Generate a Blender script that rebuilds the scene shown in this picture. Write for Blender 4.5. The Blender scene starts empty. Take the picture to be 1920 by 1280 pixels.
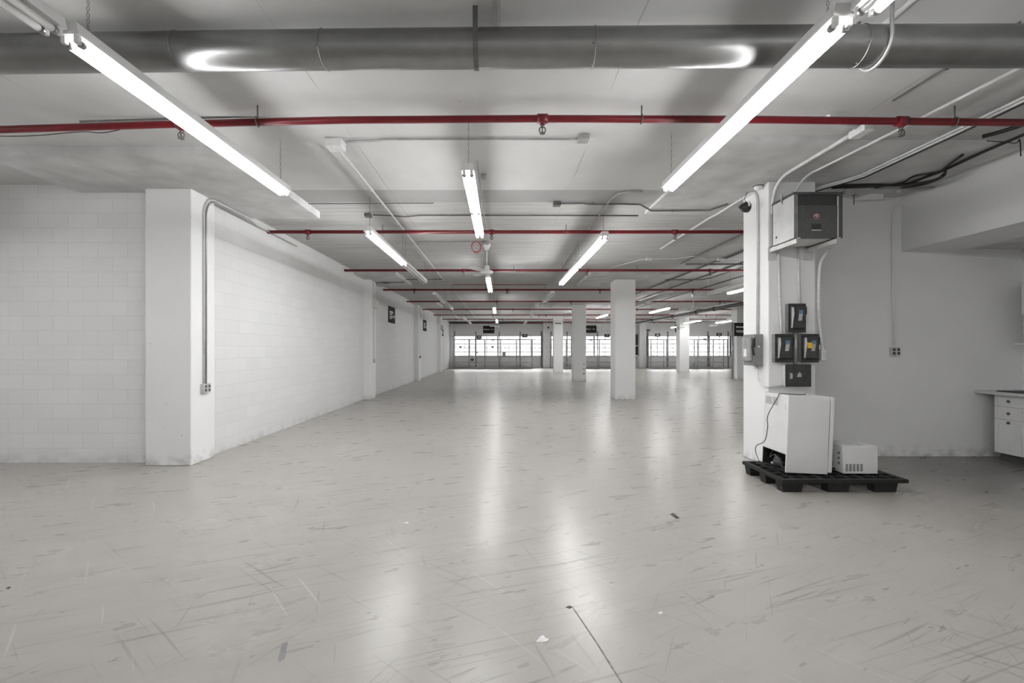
import bpy, bmesh, math, random
from mathutils import Vector, Matrix
random.seed(7)
R = math.radians
C = bpy.context.scene.collection
F = 853.33; HC = 1.5; VX, VY = 940.0, 654.0     # focal length in px, eye height, vanishing point
CEIL = HC + 2.165                                # slab underside
DROP = HC + 2.06                                 # drop panel underside

def P(px, py, Y):                                # a pixel at a depth -> a point in the room
    return ((px - VX) / F * Y, Y, HC + (VY - py) / F * Y)

# ------------------------------------------------------------------ materials
def new_mat(name):
    m = bpy.data.materials.new(name); m.use_nodes = True
    nt = m.node_tree
    return m, nt, nt.nodes['Principled BSDF']

def plain(name, col, rough=0.5, metal=0.0, noise=0.0, nscale=8.0, bump=0.0, bscale=60.0, spec=0.5):
    m, nt, b = new_mat(name)
    if isinstance(col, (int, float)): col = (col, col, col)
    b.inputs['Base Color'].default_value = (*col, 1)
    b.inputs['Roughness'].default_value = rough
    b.inputs['Metallic'].default_value = metal
    b.inputs['Specular IOR Level'].default_value = spec
    tc = nt.nodes.new('ShaderNodeTexCoord')
    if noise > 0:
        n = nt.nodes.new('ShaderNodeTexNoise'); n.inputs['Scale'].default_value = nscale
        n.inputs['Detail'].default_value = 6
        r = nt.nodes.new('ShaderNodeValToRGB')
        r.color_ramp.elements[0].position = 0.3; r.color_ramp.elements[1].position = 0.7
        r.color_ramp.elements[0].color = (*[c * (1 - noise) for c in col], 1)
        r.color_ramp.elements[1].color = (*[min(1, c * (1 + noise * .4)) for c in col], 1)
        nt.links.new(tc.outputs['Object'], n.inputs['Vector'])
        nt.links.new(n.outputs['Fac'], r.inputs['Fac'])
        nt.links.new(r.outputs['Color'], b.inputs['Base Color'])
    if bump > 0:
        n2 = nt.nodes.new('ShaderNodeTexNoise'); n2.inputs['Scale'].default_value = bscale
        n2.inputs['Detail'].default_value = 4
        bp = nt.nodes.new('ShaderNodeBump'); bp.inputs['Strength'].default_value = bump
        bp.inputs['Distance'].default_value = 0.01
        nt.links.new(tc.outputs['Object'], n2.inputs['Vector'])
        nt.links.new(n2.outputs['Fac'], bp.inputs['Height'])
        nt.links.new(bp.outputs['Normal'], b.inputs['Normal'])
    return m

def emit(name, strength, col=(1, 1, 1)):
    m, nt, b = new_mat(name)
    b.inputs['Base Color'].default_value = (0.9, 0.9, 0.9, 1)
    b.inputs['Emission Color'].default_value = (*col, 1)
    b.inputs['Emission Strength'].default_value = strength
    return m

def math_node(nt, op, a=None, b=None, v0=None, v1=None):
    n = nt.nodes.new('ShaderNodeMath'); n.operation = op
    if a is not None: nt.links.new(a, n.inputs[0])
    if b is not None: nt.links.new(b, n.inputs[1])
    if v0 is not None: n.inputs[0].default_value = v0
    if v1 is not None: n.inputs[1].default_value = v1
    return n.outputs[0]

def mixc(nt, fac, c0, c1, blend='MIX'):
    n = nt.nodes.new('ShaderNodeMix'); n.data_type = 'RGBA'; n.blend_type = blend
    if isinstance(fac, (int, float)): n.inputs[0].default_value = fac
    else: nt.links.new(fac, n.inputs[0])
    for s, c in ((6, c0), (7, c1)):
        if isinstance(c, tuple): n.inputs[s].default_value = (*c, 1)
        else: nt.links.new(c, n.inputs[s])
    return n.outputs[2]

def noise(nt, vec, scale, detail=4, rough=0.5):
    n = nt.nodes.new('ShaderNodeTexNoise'); n.inputs['Scale'].default_value = scale
    n.inputs['Detail'].default_value = detail; n.inputs['Roughness'].default_value = rough
    nt.links.new(vec, n.inputs['Vector']); return n.outputs['Fac']

def ramp(nt, fac, p0, p1, v0=0.0, v1=1.0):
    n = nt.nodes.new('ShaderNodeMapRange'); n.clamp = True
    nt.links.new(fac, n.inputs[0])
    n.inputs[1].default_value = p0; n.inputs[2].default_value = p1
    n.inputs[3].default_value = v0; n.inputs[4].default_value = v1
    return n.outputs[0]

def mapping(nt, vec, rot=0.0, scale=(1, 1, 1)):
    n = nt.nodes.new('ShaderNodeMapping'); nt.links.new(vec, n.inputs['Vector'])
    n.inputs['Rotation'].default_value = (0, 0, -rot)
    m = nt.nodes.new('ShaderNodeMapping'); nt.links.new(n.outputs[0], m.inputs['Vector'])
    m.inputs['Scale'].default_value = scale
    return m.outputs[0]

def bump_node(nt, bsdf, h, strength, dist=0.01):
    bp = nt.nodes.new('ShaderNodeBump'); bp.inputs['Strength'].default_value = strength
    bp.inputs['Distance'].default_value = dist
    nt.links.new(h, bp.inputs['Height']); nt.links.new(bp.outputs['Normal'], bsdf.inputs['Normal'])

def make_floor_mat():
    m, nt, b = new_mat('sealed_concrete')
    o = nt.nodes.new('ShaderNodeTexCoord').outputs['Object']
    base = mixc(nt, ramp(nt, noise(nt, o, 0.5, 3), .25, .75), (.385, .37, .342), (.435, .418, .388))
    base = mixc(nt, ramp(nt, noise(nt, mapping(nt, o, R(24), (.7, 2.6, 1)), 2.4, 5, .6), .2, .85, 0, .42), base, (.27, .262, .24))
    mask = ramp(nt, noise(nt, o, 0.8, 3), .36, .60, .15, 1)
    # drag marks and scuffs: long thin streaks in a few directions
    for ang, sx, sy, sc, lo, hi, st in ((R(24), .55, 15, 1.6, .635, .70, .55), (R(30), 1.6, 22, 1.7, .655, .71, .6), (R(18), .35, 30, 1.5, .635, .69, .5),
                                        (R(-38), .5, 24, 1.6, .655, .71, .5), (R(62), .6, 26, 1.7, .665, .72, .5), (R(-72), .8, 20, 1.4, .68, .73, .45)):
        s = ramp(nt, noise(nt, mapping(nt, o, ang, (sx, sy, 1)), sc, 2, .5), lo, hi, 0, st)
        s = math_node(nt, 'MULTIPLY', s, mask)
        base = mixc(nt, s, base, (.13, .127, .118))
    pale = ramp(nt, noise(nt, mapping(nt, o, R(-50), (.6, 26, 1)), 1.3, 2, .5), .68, .73, 0, .4)
    base = mixc(nt, pale, base, (.60, .585, .56))
    spots = ramp(nt, noise(nt, mapping(nt, o, R(25), (3.0, 8, 1)), 2.0, 2), .725, .77, 0, .65)
    base = mixc(nt, spots, base, (.14, .137, .128))
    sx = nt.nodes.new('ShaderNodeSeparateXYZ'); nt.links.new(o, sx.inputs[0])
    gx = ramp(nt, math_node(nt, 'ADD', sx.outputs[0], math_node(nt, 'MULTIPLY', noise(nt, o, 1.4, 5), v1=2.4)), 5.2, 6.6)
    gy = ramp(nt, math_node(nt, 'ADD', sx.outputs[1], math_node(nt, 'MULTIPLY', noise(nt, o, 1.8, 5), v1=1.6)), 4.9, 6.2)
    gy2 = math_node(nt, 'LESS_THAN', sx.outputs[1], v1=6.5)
    shade_grime = math_node(nt, 'MULTIPLY', math_node(nt, 'MULTIPLY', gx, gy), gy2)  # bulkhead shade painted into the floor together with mottled grime
    base = mixc(nt, math_node(nt, 'MULTIPLY', shade_grime, v1=.75), base, (.10, .098, .092))
    nt.links.new(base, b.inputs['Base Color'])
    rg = ramp(nt, noise(nt, mapping(nt, o, R(24), (1, 3, 1)), 2.2, 4, .6), .3, .7, .268, .30)
    nt.links.new(rg, b.inputs['Roughness'])
    b.inputs['Specular IOR Level'].default_value = 0.5
    h = math_node(nt, 'ADD', noise(nt, o, 3.0, 4), math_node(nt, 'MULTIPLY', noise(nt, o, 45, 3), v1=.12))
    bump_node(nt, b, h, 0.16, .012)
    return m

def make_ceiling_mat():
    m, nt, b = new_mat('painted_slab')
    o = nt.nodes.new('ShaderNodeTexCoord').outputs['Object']
    sx = nt.nodes.new('ShaderNodeSeparateXYZ'); nt.links.new(o, sx.inputs[0])
    x, y = sx.outputs[0], sx.outputs[1]
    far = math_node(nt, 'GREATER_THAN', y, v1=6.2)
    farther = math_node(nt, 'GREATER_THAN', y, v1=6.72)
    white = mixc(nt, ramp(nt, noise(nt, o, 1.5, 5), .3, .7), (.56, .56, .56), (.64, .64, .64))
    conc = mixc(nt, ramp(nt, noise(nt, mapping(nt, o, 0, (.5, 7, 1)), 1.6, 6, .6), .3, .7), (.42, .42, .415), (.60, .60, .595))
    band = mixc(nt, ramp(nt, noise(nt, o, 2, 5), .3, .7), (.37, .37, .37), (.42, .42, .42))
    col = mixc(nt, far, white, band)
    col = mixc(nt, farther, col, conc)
    # formwork joints 8 ft apart running with the room, 4 ft across
    def lines(c, off, pitch, w):
        t = math_node(nt, 'ADD', c, v1=off)
        t = math_node(nt, 'DIVIDE', t, v1=pitch)
        t = math_node(nt, 'FRACT', t)
        t = math_node(nt, 'SUBTRACT', t, v1=.5)
        t = math_node(nt, 'ABSOLUTE', t)
        return math_node(nt, 'LESS_THAN', t, v1=w / pitch)
    wob = math_node(nt, 'MULTIPLY', noise(nt, o, 3, 3), v1=.03)
    xw = math_node(nt, 'ADD', x, wob)
    l1 = lines(xw, 100 * 2.44 + 1.22 - .93, 2.44, .006)
    brk = ramp(nt, noise(nt, o, 1.2, 3), .42, .55, 0, .55)
    col = mixc(nt, math_node(nt, 'MULTIPLY', l1, brk), col, (.3, .3, .3))
    l2 = lines(math_node(nt, 'ADD', y, wob), 100.0, 1.22, .006)
    col = mixc(nt, math_node(nt, 'MULTIPLY', math_node(nt, 'MULTIPLY', l2, brk), farther), col, (.25, .25, .25))
    pits = ramp(nt, noise(nt, o, 26, 2), .74, .78, 0, .8)
    pm = ramp(nt, noise(nt, o, 1.1, 2), .48, .62)
    col = mixc(nt, math_node(nt, 'MULTIPLY', pits, pm), col, (.18, .18, .18))
    nt.links.new(col, b.inputs['Base Color']); b.inputs['Roughness'].default_value = .75
    bump_node(nt, b, noise(nt, mapping(nt, o, 0, (1, 6, 1)), 5, 5), .15, .01)
    return m

def make_block_mat(name, axis, k=1.0):
    m, nt, b = new_mat(name)
    o = nt.nodes.new('ShaderNodeTexCoord').outputs['Object']
    sx = nt.nodes.new('ShaderNodeSeparateXYZ'); nt.links.new(o, sx.inputs[0])
    cx = nt.nodes.new('ShaderNodeCombineXYZ')
    nt.links.new(sx.outputs[axis], cx.inputs[0]); nt.links.new(sx.outputs[2], cx.inputs[1])
    br = nt.nodes.new('ShaderNodeTexBrick'); nt.links.new(cx.outputs[0], br.inputs['Vector'])
    br.inputs['Scale'].default_value = 1.0; br.offset = .5
    br.inputs['Brick Width'].default_value = .394; br.inputs['Row Height'].default_value = .1935
    br.inputs['Mortar Size'].default_value = .0028; br.inputs['Mortar Smooth'].default_value = .4
    br.inputs['Color1'].default_value = (.80 * k, .80 * k, .80 * k, 1); br.inputs['Color2'].default_value = (.765 * k, .765 * k, .765 * k, 1)
    br.inputs['Mortar'].default_value = (.62 * k, .62 * k, .62 * k, 1)
    col = mixc(nt, ramp(nt, noise(nt, o, 1.7, 5), .3, .75, 0, .18), br.outputs['Color'], (.62, .62, .62))
    dirt = math_node(nt, 'MULTIPLY', ramp(nt, sx.outputs[2], 0, .16, 1, 0), ramp(nt, noise(nt, o, 6, 5), .42, .7))
    col = mixc(nt, math_node(nt, 'MULTIPLY', dirt, v1=.55), col, (.34, .33, .32))
    nt.links.new(col, b.inputs['Base Color']); b.inputs['Roughness'].default_value = .6
    inv = math_node(nt, 'SUBTRACT', None, br.outputs['Fac'], v0=1.0)
    h = math_node(nt, 'ADD', inv, math_node(nt, 'MULTIPLY', noise(nt, o, 40, 4), v1=.35))
    bump_node(nt, b, h, .22, .006)
    return m

def make_paint_mat(name, col, dirt=True):
    m, nt, b = new_mat(name)
    tc = nt.nodes.new('ShaderNodeTexCoord')
    g = nt.nodes.new('ShaderNodeNewGeometry')
    pos = g.outputs['Position']
    sx = nt.nodes.new('ShaderNodeSeparateXYZ'); nt.links.new(pos, sx.inputs[0])
    c = mixc(nt, ramp(nt, noise(nt, pos, 2.5, 5), .3, .75, 0, .15), col, tuple(v * .8 for v in col))
    sp = ramp(nt, noise(nt, pos, 22, 2), .745, .775, 0, .6)
    c = mixc(nt, sp, c, (.3, .3, .3))
    if dirt:
        d = math_node(nt, 'MULTIPLY', ramp(nt, sx.outputs[2], 0, .18, 1, 0), ramp(nt, noise(nt, pos, 8, 5), .42, .65))
        c = mixc(nt, math_node(nt, 'MULTIPLY', d, v1=.6), c, (.3, .3, .29))
    nt.links.new(c, b.inputs['Base Color']); b.inputs['Roughness'].default_value = .6
    bump_node(nt, b, noise(nt, pos, 14, 5), .12, .01)
    return m

def make_mesh_grille():
    m, nt, b = new_mat('expanded_mesh')
    o = nt.nodes.new('ShaderNodeTexCoord').outputs['Object']
    mp = nt.nodes.new('ShaderNodeMapping'); nt.links.new(o, mp.inputs['Vector'])
    mp.inputs['Rotation'].default_value = (0, R(30), 0); mp.inputs['Scale'].default_value = (60, 60, 60)
    ch = nt.nodes.new('ShaderNodeTexChecker'); nt.links.new(mp.outputs[0], ch.inputs['Vector'])
    ch.inputs['Scale'].default_value = 1.0
    ch.inputs['Color1'].default_value = (.012, .012, .012, 1); ch.inputs['Color2'].default_value = (.09, .09, .09, 1)
    nt.links.new(ch.outputs['Color'], b.inputs['Base Color']); b.inputs['Roughness'].default_value = .6
    return m

def make_glass():
    m = bpy.data.materials.new('window_glass'); m.use_nodes = True
    nt = m.node_tree; nt.nodes.clear()
    out = nt.nodes.new('ShaderNodeOutputMaterial')
    tr = nt.nodes.new('ShaderNodeBsdfTransparent'); tr.inputs['Color'].default_value = (.95, .95, .95, 1)
    gl = nt.nodes.new('ShaderNodeBsdfGlossy'); gl.inputs['Roughness'].default_value = .05
    fr = nt.nodes.new('ShaderNodeFresnel'); fr.inputs['IOR'].default_value = 1.45
    mx = nt.nodes.new('ShaderNodeMixShader')
    nt.links.new(fr.outputs[0], mx.inputs[0]); nt.links.new(tr.outputs[0], mx.inputs[1])
    nt.links.new(gl.outputs[0], mx.inputs[2]); nt.links.new(mx.outputs[0], out.inputs['Surface'])
    return m

TUBE_E = 34.0
M = dict(
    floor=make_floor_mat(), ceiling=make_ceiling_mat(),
    block_x=make_block_mat('painted_block_cross', 0), block_y=make_block_mat('painted_block_long', 1, .92),  # same block paint, long wall toned down against its stronger light
    white_paint=make_paint_mat('white_wall_paint', (.84, .84, .84)),
    pillar_paint=make_paint_mat('white_pillar_paint', (.84, .84, .84)),
    drop=plain('drop_panel_concrete', .62, .75, noise=.2, nscale=3, bump=.15, bscale=12),
    grey_wall=make_paint_mat('grey_wall_paint', (.84, .84, .84)),
    bulk=make_paint_mat('bulkhead_paint', (.76, .76, .76), False),
    white_metal=plain('white_enamel', .78, .35, noise=.05),
    fixture=plain('fixture_white', .74, .4, noise=.06),
    lit=emit('lit_tube', TUBE_E), unlit=plain('unlit_tube', .72, .2),
    cap=plain('tube_end_cap', .32, .35, metal=.8),
    red=plain('red_pipe_paint', (.17, .005, .012), .35, noise=.25, nscale=5),
    conduit=plain('galvanised_conduit', .42, .4, metal=.5, noise=.2),
    conduit_dark=plain('dirty_conduit', .16, .5, metal=.3, noise=.3),
    conduit_white=plain('painted_conduit', .70, .5, noise=.12, nscale=14),
    duct=plain('spiral_duct_steel', .30, .36, metal=1.0, noise=.12, nscale=6, bump=.03, bscale=40),
    strap=plain('steel_strap', .16, .5, metal=.6),
    black=plain('black_plastic', .02, .5, noise=.3), blackcable=plain('black_cable', .015, .5),
    pallet=plain('black_pallet_plastic', .010, .55, noise=.4, nscale=20, bump=.2, bscale=60),
    darkpipe=plain('black_iron_pipe', .05, .5, metal=.3, noise=.3),
    dark_grey=plain('dark_grey_enamel', .085, .4, noise=.25, nscale=10),
    mid_grey=plain('grey_enamel', .23, .4, noise=.2, nscale=10),
    switch_dark=plain('weathered_dark_enamel', .045, .4, noise=.5, nscale=14),
    switch_grey=plain('aged_grey_enamel', .30, .45, noise=.25, nscale=12),
    crack=plain('worn_joint', (.24, .235, .22), .6, noise=.5, nscale=40),
    light_grey=plain('light_grey_enamel', .62, .4, noise=.1),
    panel_grey=plain('charcoal_panel', .10, .5, noise=.2, nscale=30),
    grille=make_mesh_grille(), glass=make_glass(),
    window_frame=plain('grey_window_steel', .14, .5, noise=.2),
    rack=plain('rack_steel', .46, .45, metal=.1, noise=.2),
    sign=plain('charcoal_sign', .045, .85, noise=.15, spec=.15), sign_text=plain('white_lettering', .8, .5),
    appliance=plain('white_appliance', .74, .3, noise=.06, nscale=3), gasket=plain('grey_gasket', .2, .6),
    paper=plain('white_paper', .82, .7, noise=.1, nscale=40),
    paper_grey=plain('grey_label', .45, .6, noise=.35, nscale=90),
    yellow=plain('yellow_sticker', (.85, .50, .02), .5), blue=plain('blue_sticker', (.10, .20, .31), .5),
    orange=plain('orange_red_sticker', (.75, .07, .02), .5), redwire=plain('red_wire', (.40, .045, .03), .5),
    pink=plain('pink_emblem', (.80, .48, .44), .5),
    copper=plain('copper_tube', (.3, .28, .27), .35, metal=1), knob=plain('pewter_knob', .12, .3, metal=.8),
    cabinet=plain('white_cabinet', .72, .4, noise=.05), counter=plain('pale_laminate', .62, .35, noise=.15, nscale=40),
    plate=plain('outlet_plate', .52, .45, noise=.2), slot=plain('dark_slot', .04, .5),
    tape=plain('dark_tape', .035, .6, noise=.4, nscale=60), beige=plain('beige_panel', (.62, .61, .57), .5),
)

# ------------------------------------------------------------------ mesh helpers
class B:
    def __init__(s): s.bm = bmesh.new()
    def box(s, x0, x1, y0, y1, z0, z1, bev=0.0, seg=2):
        g = bmesh.ops.create_cube(s.bm, size=1.0)['verts']
        for v in g:
            v.co = Vector(((x0 + x1) / 2 + v.co.x * (x1 - x0), (y0 + y1) / 2 + v.co.y * (y1 - y0), (z0 + z1) / 2 + v.co.z * (z1 - z0)))
        if bev > 0:
            es = list({e for v in g for e in v.link_edges})
            bmesh.ops.bevel(s.bm, geom=es, offset=bev, segments=seg, affect='EDGES', profile=.5)
        return s
    def hexa(s, low, high):                       # two quads, bottom and top, same winding
        vs = [s.bm.verts.new(c) for c in low] + [s.bm.verts.new(c) for c in high]
        for f in ((3, 2, 1, 0), (4, 5, 6, 7), (0, 1, 5, 4), (1, 2, 6, 5), (2, 3, 7, 6), (3, 0, 4, 7)):
            s.bm.faces.new([vs[i] for i in f])
        return s
    def tube(s, pts, r, seg=8, cap=True, rs=None, tans=None):
        pts = [Vector(p) for p in pts]; rings = []
        n = len(pts); up = None
        for i, p in enumerate(pts):
            t = tans[i] if tans else (pts[min(i + 1, n - 1)] - pts[max(i - 1, 0)]).normalized()
            if up is None:
                a = Vector((0, 0, 1)) if abs(t.z) < .9 else Vector((1, 0, 0))
                u = t.cross(a).normalized()
            else:
                u = (up - t * up.dot(t)).normalized()
            up = u; v = t.cross(u)
            rr = rs[i] if rs else r
            k = 1.0
            if 0 < i < n - 1:
                c = (pts[i] - pts[i - 1]).normalized().dot((pts[i + 1] - pts[i]).normalized())
                k = min(1.3, 1 / max(.5, math.sqrt((1 + c) / 2)))
            rings.append([s.bm.verts.new(p + (u * math.cos(2 * math.pi * j / seg) + v * math.sin(2 * math.pi * j / seg)) * rr * (k if False else 1)) for j in range(seg)])
        for a, b in zip(rings, rings[1:]):
            for j in range(seg):
                f = s.bm.faces.new((a[j], a[(j + 1) % seg], b[(j + 1) % seg], b[j])); f.smooth = True
        if cap:
            s.bm.faces.new(list(reversed(rings[0]))); s.bm.faces.new(rings[-1])
        return s
    def cyl(s, a, b, r, seg=12, r2=None):
        return s.tube([a, b], r, seg, rs=[r, r if r2 is None else r2])
    def ring(s, c, axis, R_, r, seg=20, sub=6, sx=1.0, sy=1.0):
        c = Vector(c); ax = Vector(axis).normalized()
        a = Vector((0, 0, 1)) if abs(ax.z) < .9 else Vector((1, 0, 0))
        u = ax.cross(a).normalized(); v = ax.cross(u)
        rings = []
        for i in range(seg):
            t = 2 * math.pi * i / seg
            d = u * math.cos(t) * sx + v * math.sin(t) * sy
            dn = (u * math.cos(t) + v * math.sin(t))
            rings.append([s.bm.verts.new(c + d * R_ + (dn * math.cos(2 * math.pi * j / sub) + ax * math.sin(2 * math.pi * j / sub)) * r) for j in range(sub)])
        for i in range(seg):
            a_, b_ = rings[i], rings[(i + 1) % seg]
            for j in range(sub):
                f = s.bm.faces.new((a_[j], a_[(j + 1) % sub], b_[(j + 1) % sub], b_[j])); f.smooth = True
        return s
    def lathe(s, c, prof, axis='Z', seg=20):      # prof: (radius, height) pairs
        c = Vector(c); rings = []
        for r, h in prof:
            row = []
            for j in range(seg):
                t = 2 * math.pi * j / seg; a, b = r * math.cos(t), r * math.sin(t)
                d = {'Z': (a, b, h), 'X': (h, a, b), 'Y': (a, h, b)}[axis]
                row.append(s.bm.verts.new(c + Vector(d)))
            rings.append(row)
        for a, b in zip(rings, rings[1:]):
            for j in range(seg):
                f = s.bm.faces.new((a[j], a[(j + 1) % seg], b[(j + 1) % seg], b[j])); f.smooth = True
        s.bm.faces.new(list(reversed(rings[0]))); s.bm.faces.new(rings[-1])
        return s
    def poly(s, pts, thick):                      # flat polygon extruded along a vector
        t = Vector(thick)
        a = [s.bm.verts.new(p) for p in pts]; b = [s.bm.verts.new(Vector(p) + t) for p in pts]
        n = len(a)
        s.bm.faces.new(list(reversed(a))); s.bm.faces.new(b)
        for i in range(n): s.bm.faces.new((a[i], a[(i + 1) % n], b[(i + 1) % n], b[i]))
        return s
    def build(s, name, mat, parent=None, origin=None):
        bmesh.ops.recalc_face_normals(s.bm, faces=s.bm.faces)
        if parent is not None:
            off = parent.get('_w'); off = Vector(off) if off is not None else Vector((0, 0, 0))
            bmesh.ops.translate(s.bm, verts=s.bm.verts, vec=-off)
        elif origin is not None:
            bmesh.ops.translate(s.bm, verts=s.bm.verts, vec=-Vector(origin))
        me = bpy.data.meshes.new(name); s.bm.to_mesh(me); s.bm.free()
        me.materials.append(M[mat] if isinstance(mat, str) else mat)
        o = bpy.data.objects.new(name, me); C.objects.link(o)
        if parent is not None:
            o.parent = parent
            if parent.get('_w') is not None: o['_w'] = list(parent['_w'])
        elif origin is not None: o.location = origin
        return o

def struct(name, b, mat):
    o = b.build(name, mat); o['kind'] = 'structure'; return o
def thing(name, label, cat, loc, group=None):
    o = bpy.data.objects.new(name, None); C.objects.link(o)
    o.empty_display_size = .1; o.location = loc; o['_w'] = list(loc)
    o['label'] = label; o['category'] = cat
    if group: o['group'] = group
    return o
def solo(name, b, mat, label, cat, group=None):   # a thing that is one mesh, origin at its base centre
    xs = [v.co for v in b.bm.verts]
    mn = [min(c[i] for c in xs) for i in range(3)]; mx = [max(c[i] for c in xs) for i in range(3)]
    o = b.build(name, mat, origin=((mn[0] + mx[0]) / 2, (mn[1] + mx[1]) / 2, mn[2]))
    o['label'] = label; o['category'] = cat
    if group: o['group'] = group
    return o
def kids(o): return [c for c in bpy.data.objects if c.parent == o]
def dup(root, loc, rotz=None, label=None, group=None):
    r = root.copy(); C.objects.link(r); r.location = loc; r['_w'] = list(loc)
    if rotz is not None: r.rotation_euler = (0, 0, rotz)
    if label: r['label'] = label
    if group: r['group'] = group
    for ch in kids(root):
        c = ch.copy(); C.objects.link(c); c.parent = r
        for g in kids(ch):
            d = g.copy(); C.objects.link(d); d.parent = c
    return r
def arc(p0, p1, p2, n=6):                         # quadratic bend
    p0, p1, p2 = Vector(p0), Vector(p1), Vector(p2)
    return [p0 * (1 - t) ** 2 + p1 * 2 * t * (1 - t) + p2 * t * t for t in [i / n for i in range(n + 1)]]
def smooth(pts, n=5):                             # Catmull-Rom through points
    pts = [Vector(p) for p in pts]; out = []
    for i in range(len(pts) - 1):
        p0, p1, p2, p3 = pts[max(i - 1, 0)], pts[i], pts[i + 1], pts[min(i + 2, len(pts) - 1)]
        for k in range(n):
            t = k / n
            out.append(.5 * ((2 * p1) + (p2 - p0) * t + (2 * p0 - 5 * p1 + 4 * p2 - p3) * t * t + (3 * p1 - p0 - 3 * p2 + p3) * t ** 3))
    return out + [pts[-1]]
def text_mesh(txt, size, depth=.001):
    cu = bpy.data.curves.new('lettering', 'FONT'); cu.body = txt; cu.size = size; cu.extrude = depth
    cu.align_x = 'CENTER'; cu.align_y = 'CENTER'
    t = bpy.data.objects.new('lettering', cu); C.objects.link(t)
    dg = bpy.context.evaluated_depsgraph_get()
    me = bpy.data.meshes.new_from_object(t.evaluated_get(dg))
    bpy.data.objects.remove(t); bpy.data.curves.remove(cu)
    return me
def text_part(txt, size, centre, parent, mat, name='lettering', face='front', stretch=1.0):
    me = text_mesh(txt, size)
    rot = Matrix.Rotation(R(90), 4, 'X')
    if face == 'right': rot = Matrix.Rotation(R(90), 4, 'Z') @ rot
    me.transform(Matrix.Translation(Vector(centre) - Vector(parent['_w'])) @ rot @ Matrix.Diagonal((stretch, 1, 1, 1)))
    me.materials.clear(); me.materials.append(M[mat])
    o = bpy.data.objects.new(name, me); C.objects.link(o); o.parent = parent
    return o

# ------------------------------------------------------------------ the setting
FAR = 36.4; LX = -4.08; RX = 19.6; WY = 6.37
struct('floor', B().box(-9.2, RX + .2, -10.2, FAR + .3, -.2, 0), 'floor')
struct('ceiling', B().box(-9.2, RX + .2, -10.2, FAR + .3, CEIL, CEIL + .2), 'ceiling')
struct('wall_left', B().box(LX - .2, LX, 6.1, FAR, 0, CEIL), 'block_y')
struct('wall_left_front', B().box(-9.0, LX - .02, 6.0, 6.15, 0, CEIL), 'block_x')
struct('wall_left_near', B().box(-9.2, -9.0, -10.0, 6.15, 0, CEIL), 'white_paint')
struct('wall_near', B().box(-9.2, 7.5, -10.2, -10.0, 0, CEIL), 'white_paint')
struct('wall_right_near', B().box(7.3, 7.5, -10.0, WY + .13, 0, CEIL), 'grey_wall')
struct('wall_right', B().box(3.9, RX, WY, WY + .13, 0, CEIL), 'grey_wall')
struct('wall_right_far', B().box(RX, RX + .2, WY, FAR, 0, CEIL), 'white_paint')
struct('baseboard_right', B().box(3.985, 6.7, WY - .015, WY, 0, .105, .003), 'grey_wall')
WZ0, WZ1 = HC - (667.3 - VY) / F * FAR, HC + (VY - 629.2) / F * FAR
def fx(px, Y=FAR): return (px - VX) / F * Y
BAYS = [(fx(850), fx(1016.5)), (fx(1029), fx(1199)), (fx(1213), fx(1369))]
wb = B()
edges = [LX - .2] + [v for b in BAYS for v in b] + [RX + .2]
wb.box(LX - .2, RX + .2, FAR, FAR + .3, 0, WZ0); wb.box(LX - .2, RX + .2, FAR, FAR + .3, WZ1, CEIL)
for i in range(0, len(edges), 2): wb.box(edges[i], edges[i + 1], FAR, FAR + .3, WZ0, WZ1)
struct('wall_back', wb, 'white_paint')

def window(n, x0, x1, nmaj):
    g = B(); d0, d1 = FAR + .02, FAR + .08
    for z in (WZ0, WZ1): g.box(x0, x1, d0, d1, z - .04, z + .04)
    for i in range(nmaj + 1):
        x = x0 + (x1 - x0) * i / nmaj; g.box(x - .045, x + .045, d0 - .02, d1, WZ0, WZ1)
        if i < nmaj:
            xm = x0 + (x1 - x0) * (i + .5) / nmaj; g.box(xm - .02, xm + .02, d0, d1, WZ0, WZ1)
    for k in range(1, 5):
        z = WZ0 + (WZ1 - WZ0) * k / 5; g.box(x0, x1, d0 + .01, d1 - .01, z - .024, z + .024)
    o = struct('window_%d' % n, g, 'window_frame')
    p = B().box(x0 + .01, x1 - .01, FAR + .044, FAR + .05, WZ0, WZ1).build('glass', 'glass', o)
    s = B().box(x0 - .05, x1 + .05, FAR - .08, FAR + .02, WZ0 - .08, WZ0 - .03).build('window_sill', 'white_paint', o)
for i, ((a, b), nm) in enumerate(zip(BAYS, (4, 4, 4))): window(i + 1, a, b, nm)

struct('ground_outside', B().box(-40, 60, FAR + .3, FAR + 60, -.25, -.05), plain('pavement', .3, .8, noise=.2, nscale=1))
fac = B()  # facade added to dim the window view below a bright sky
fac.box(-40, 60, FAR + 14, FAR + 15, -.05, 6.8)
for i in range(26):
    x = -38 + i * 3.8; fac.box(x, x + .35, FAR + 13.85, FAR + 14, -.05, 6.8)
fac.box(-40, 60, FAR + 13.8, FAR + 14, 3.2, 3.5)
struct('added_facade', fac, plain('added_facade_dark', .08, .8, noise=.12, nscale=.6))
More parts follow.
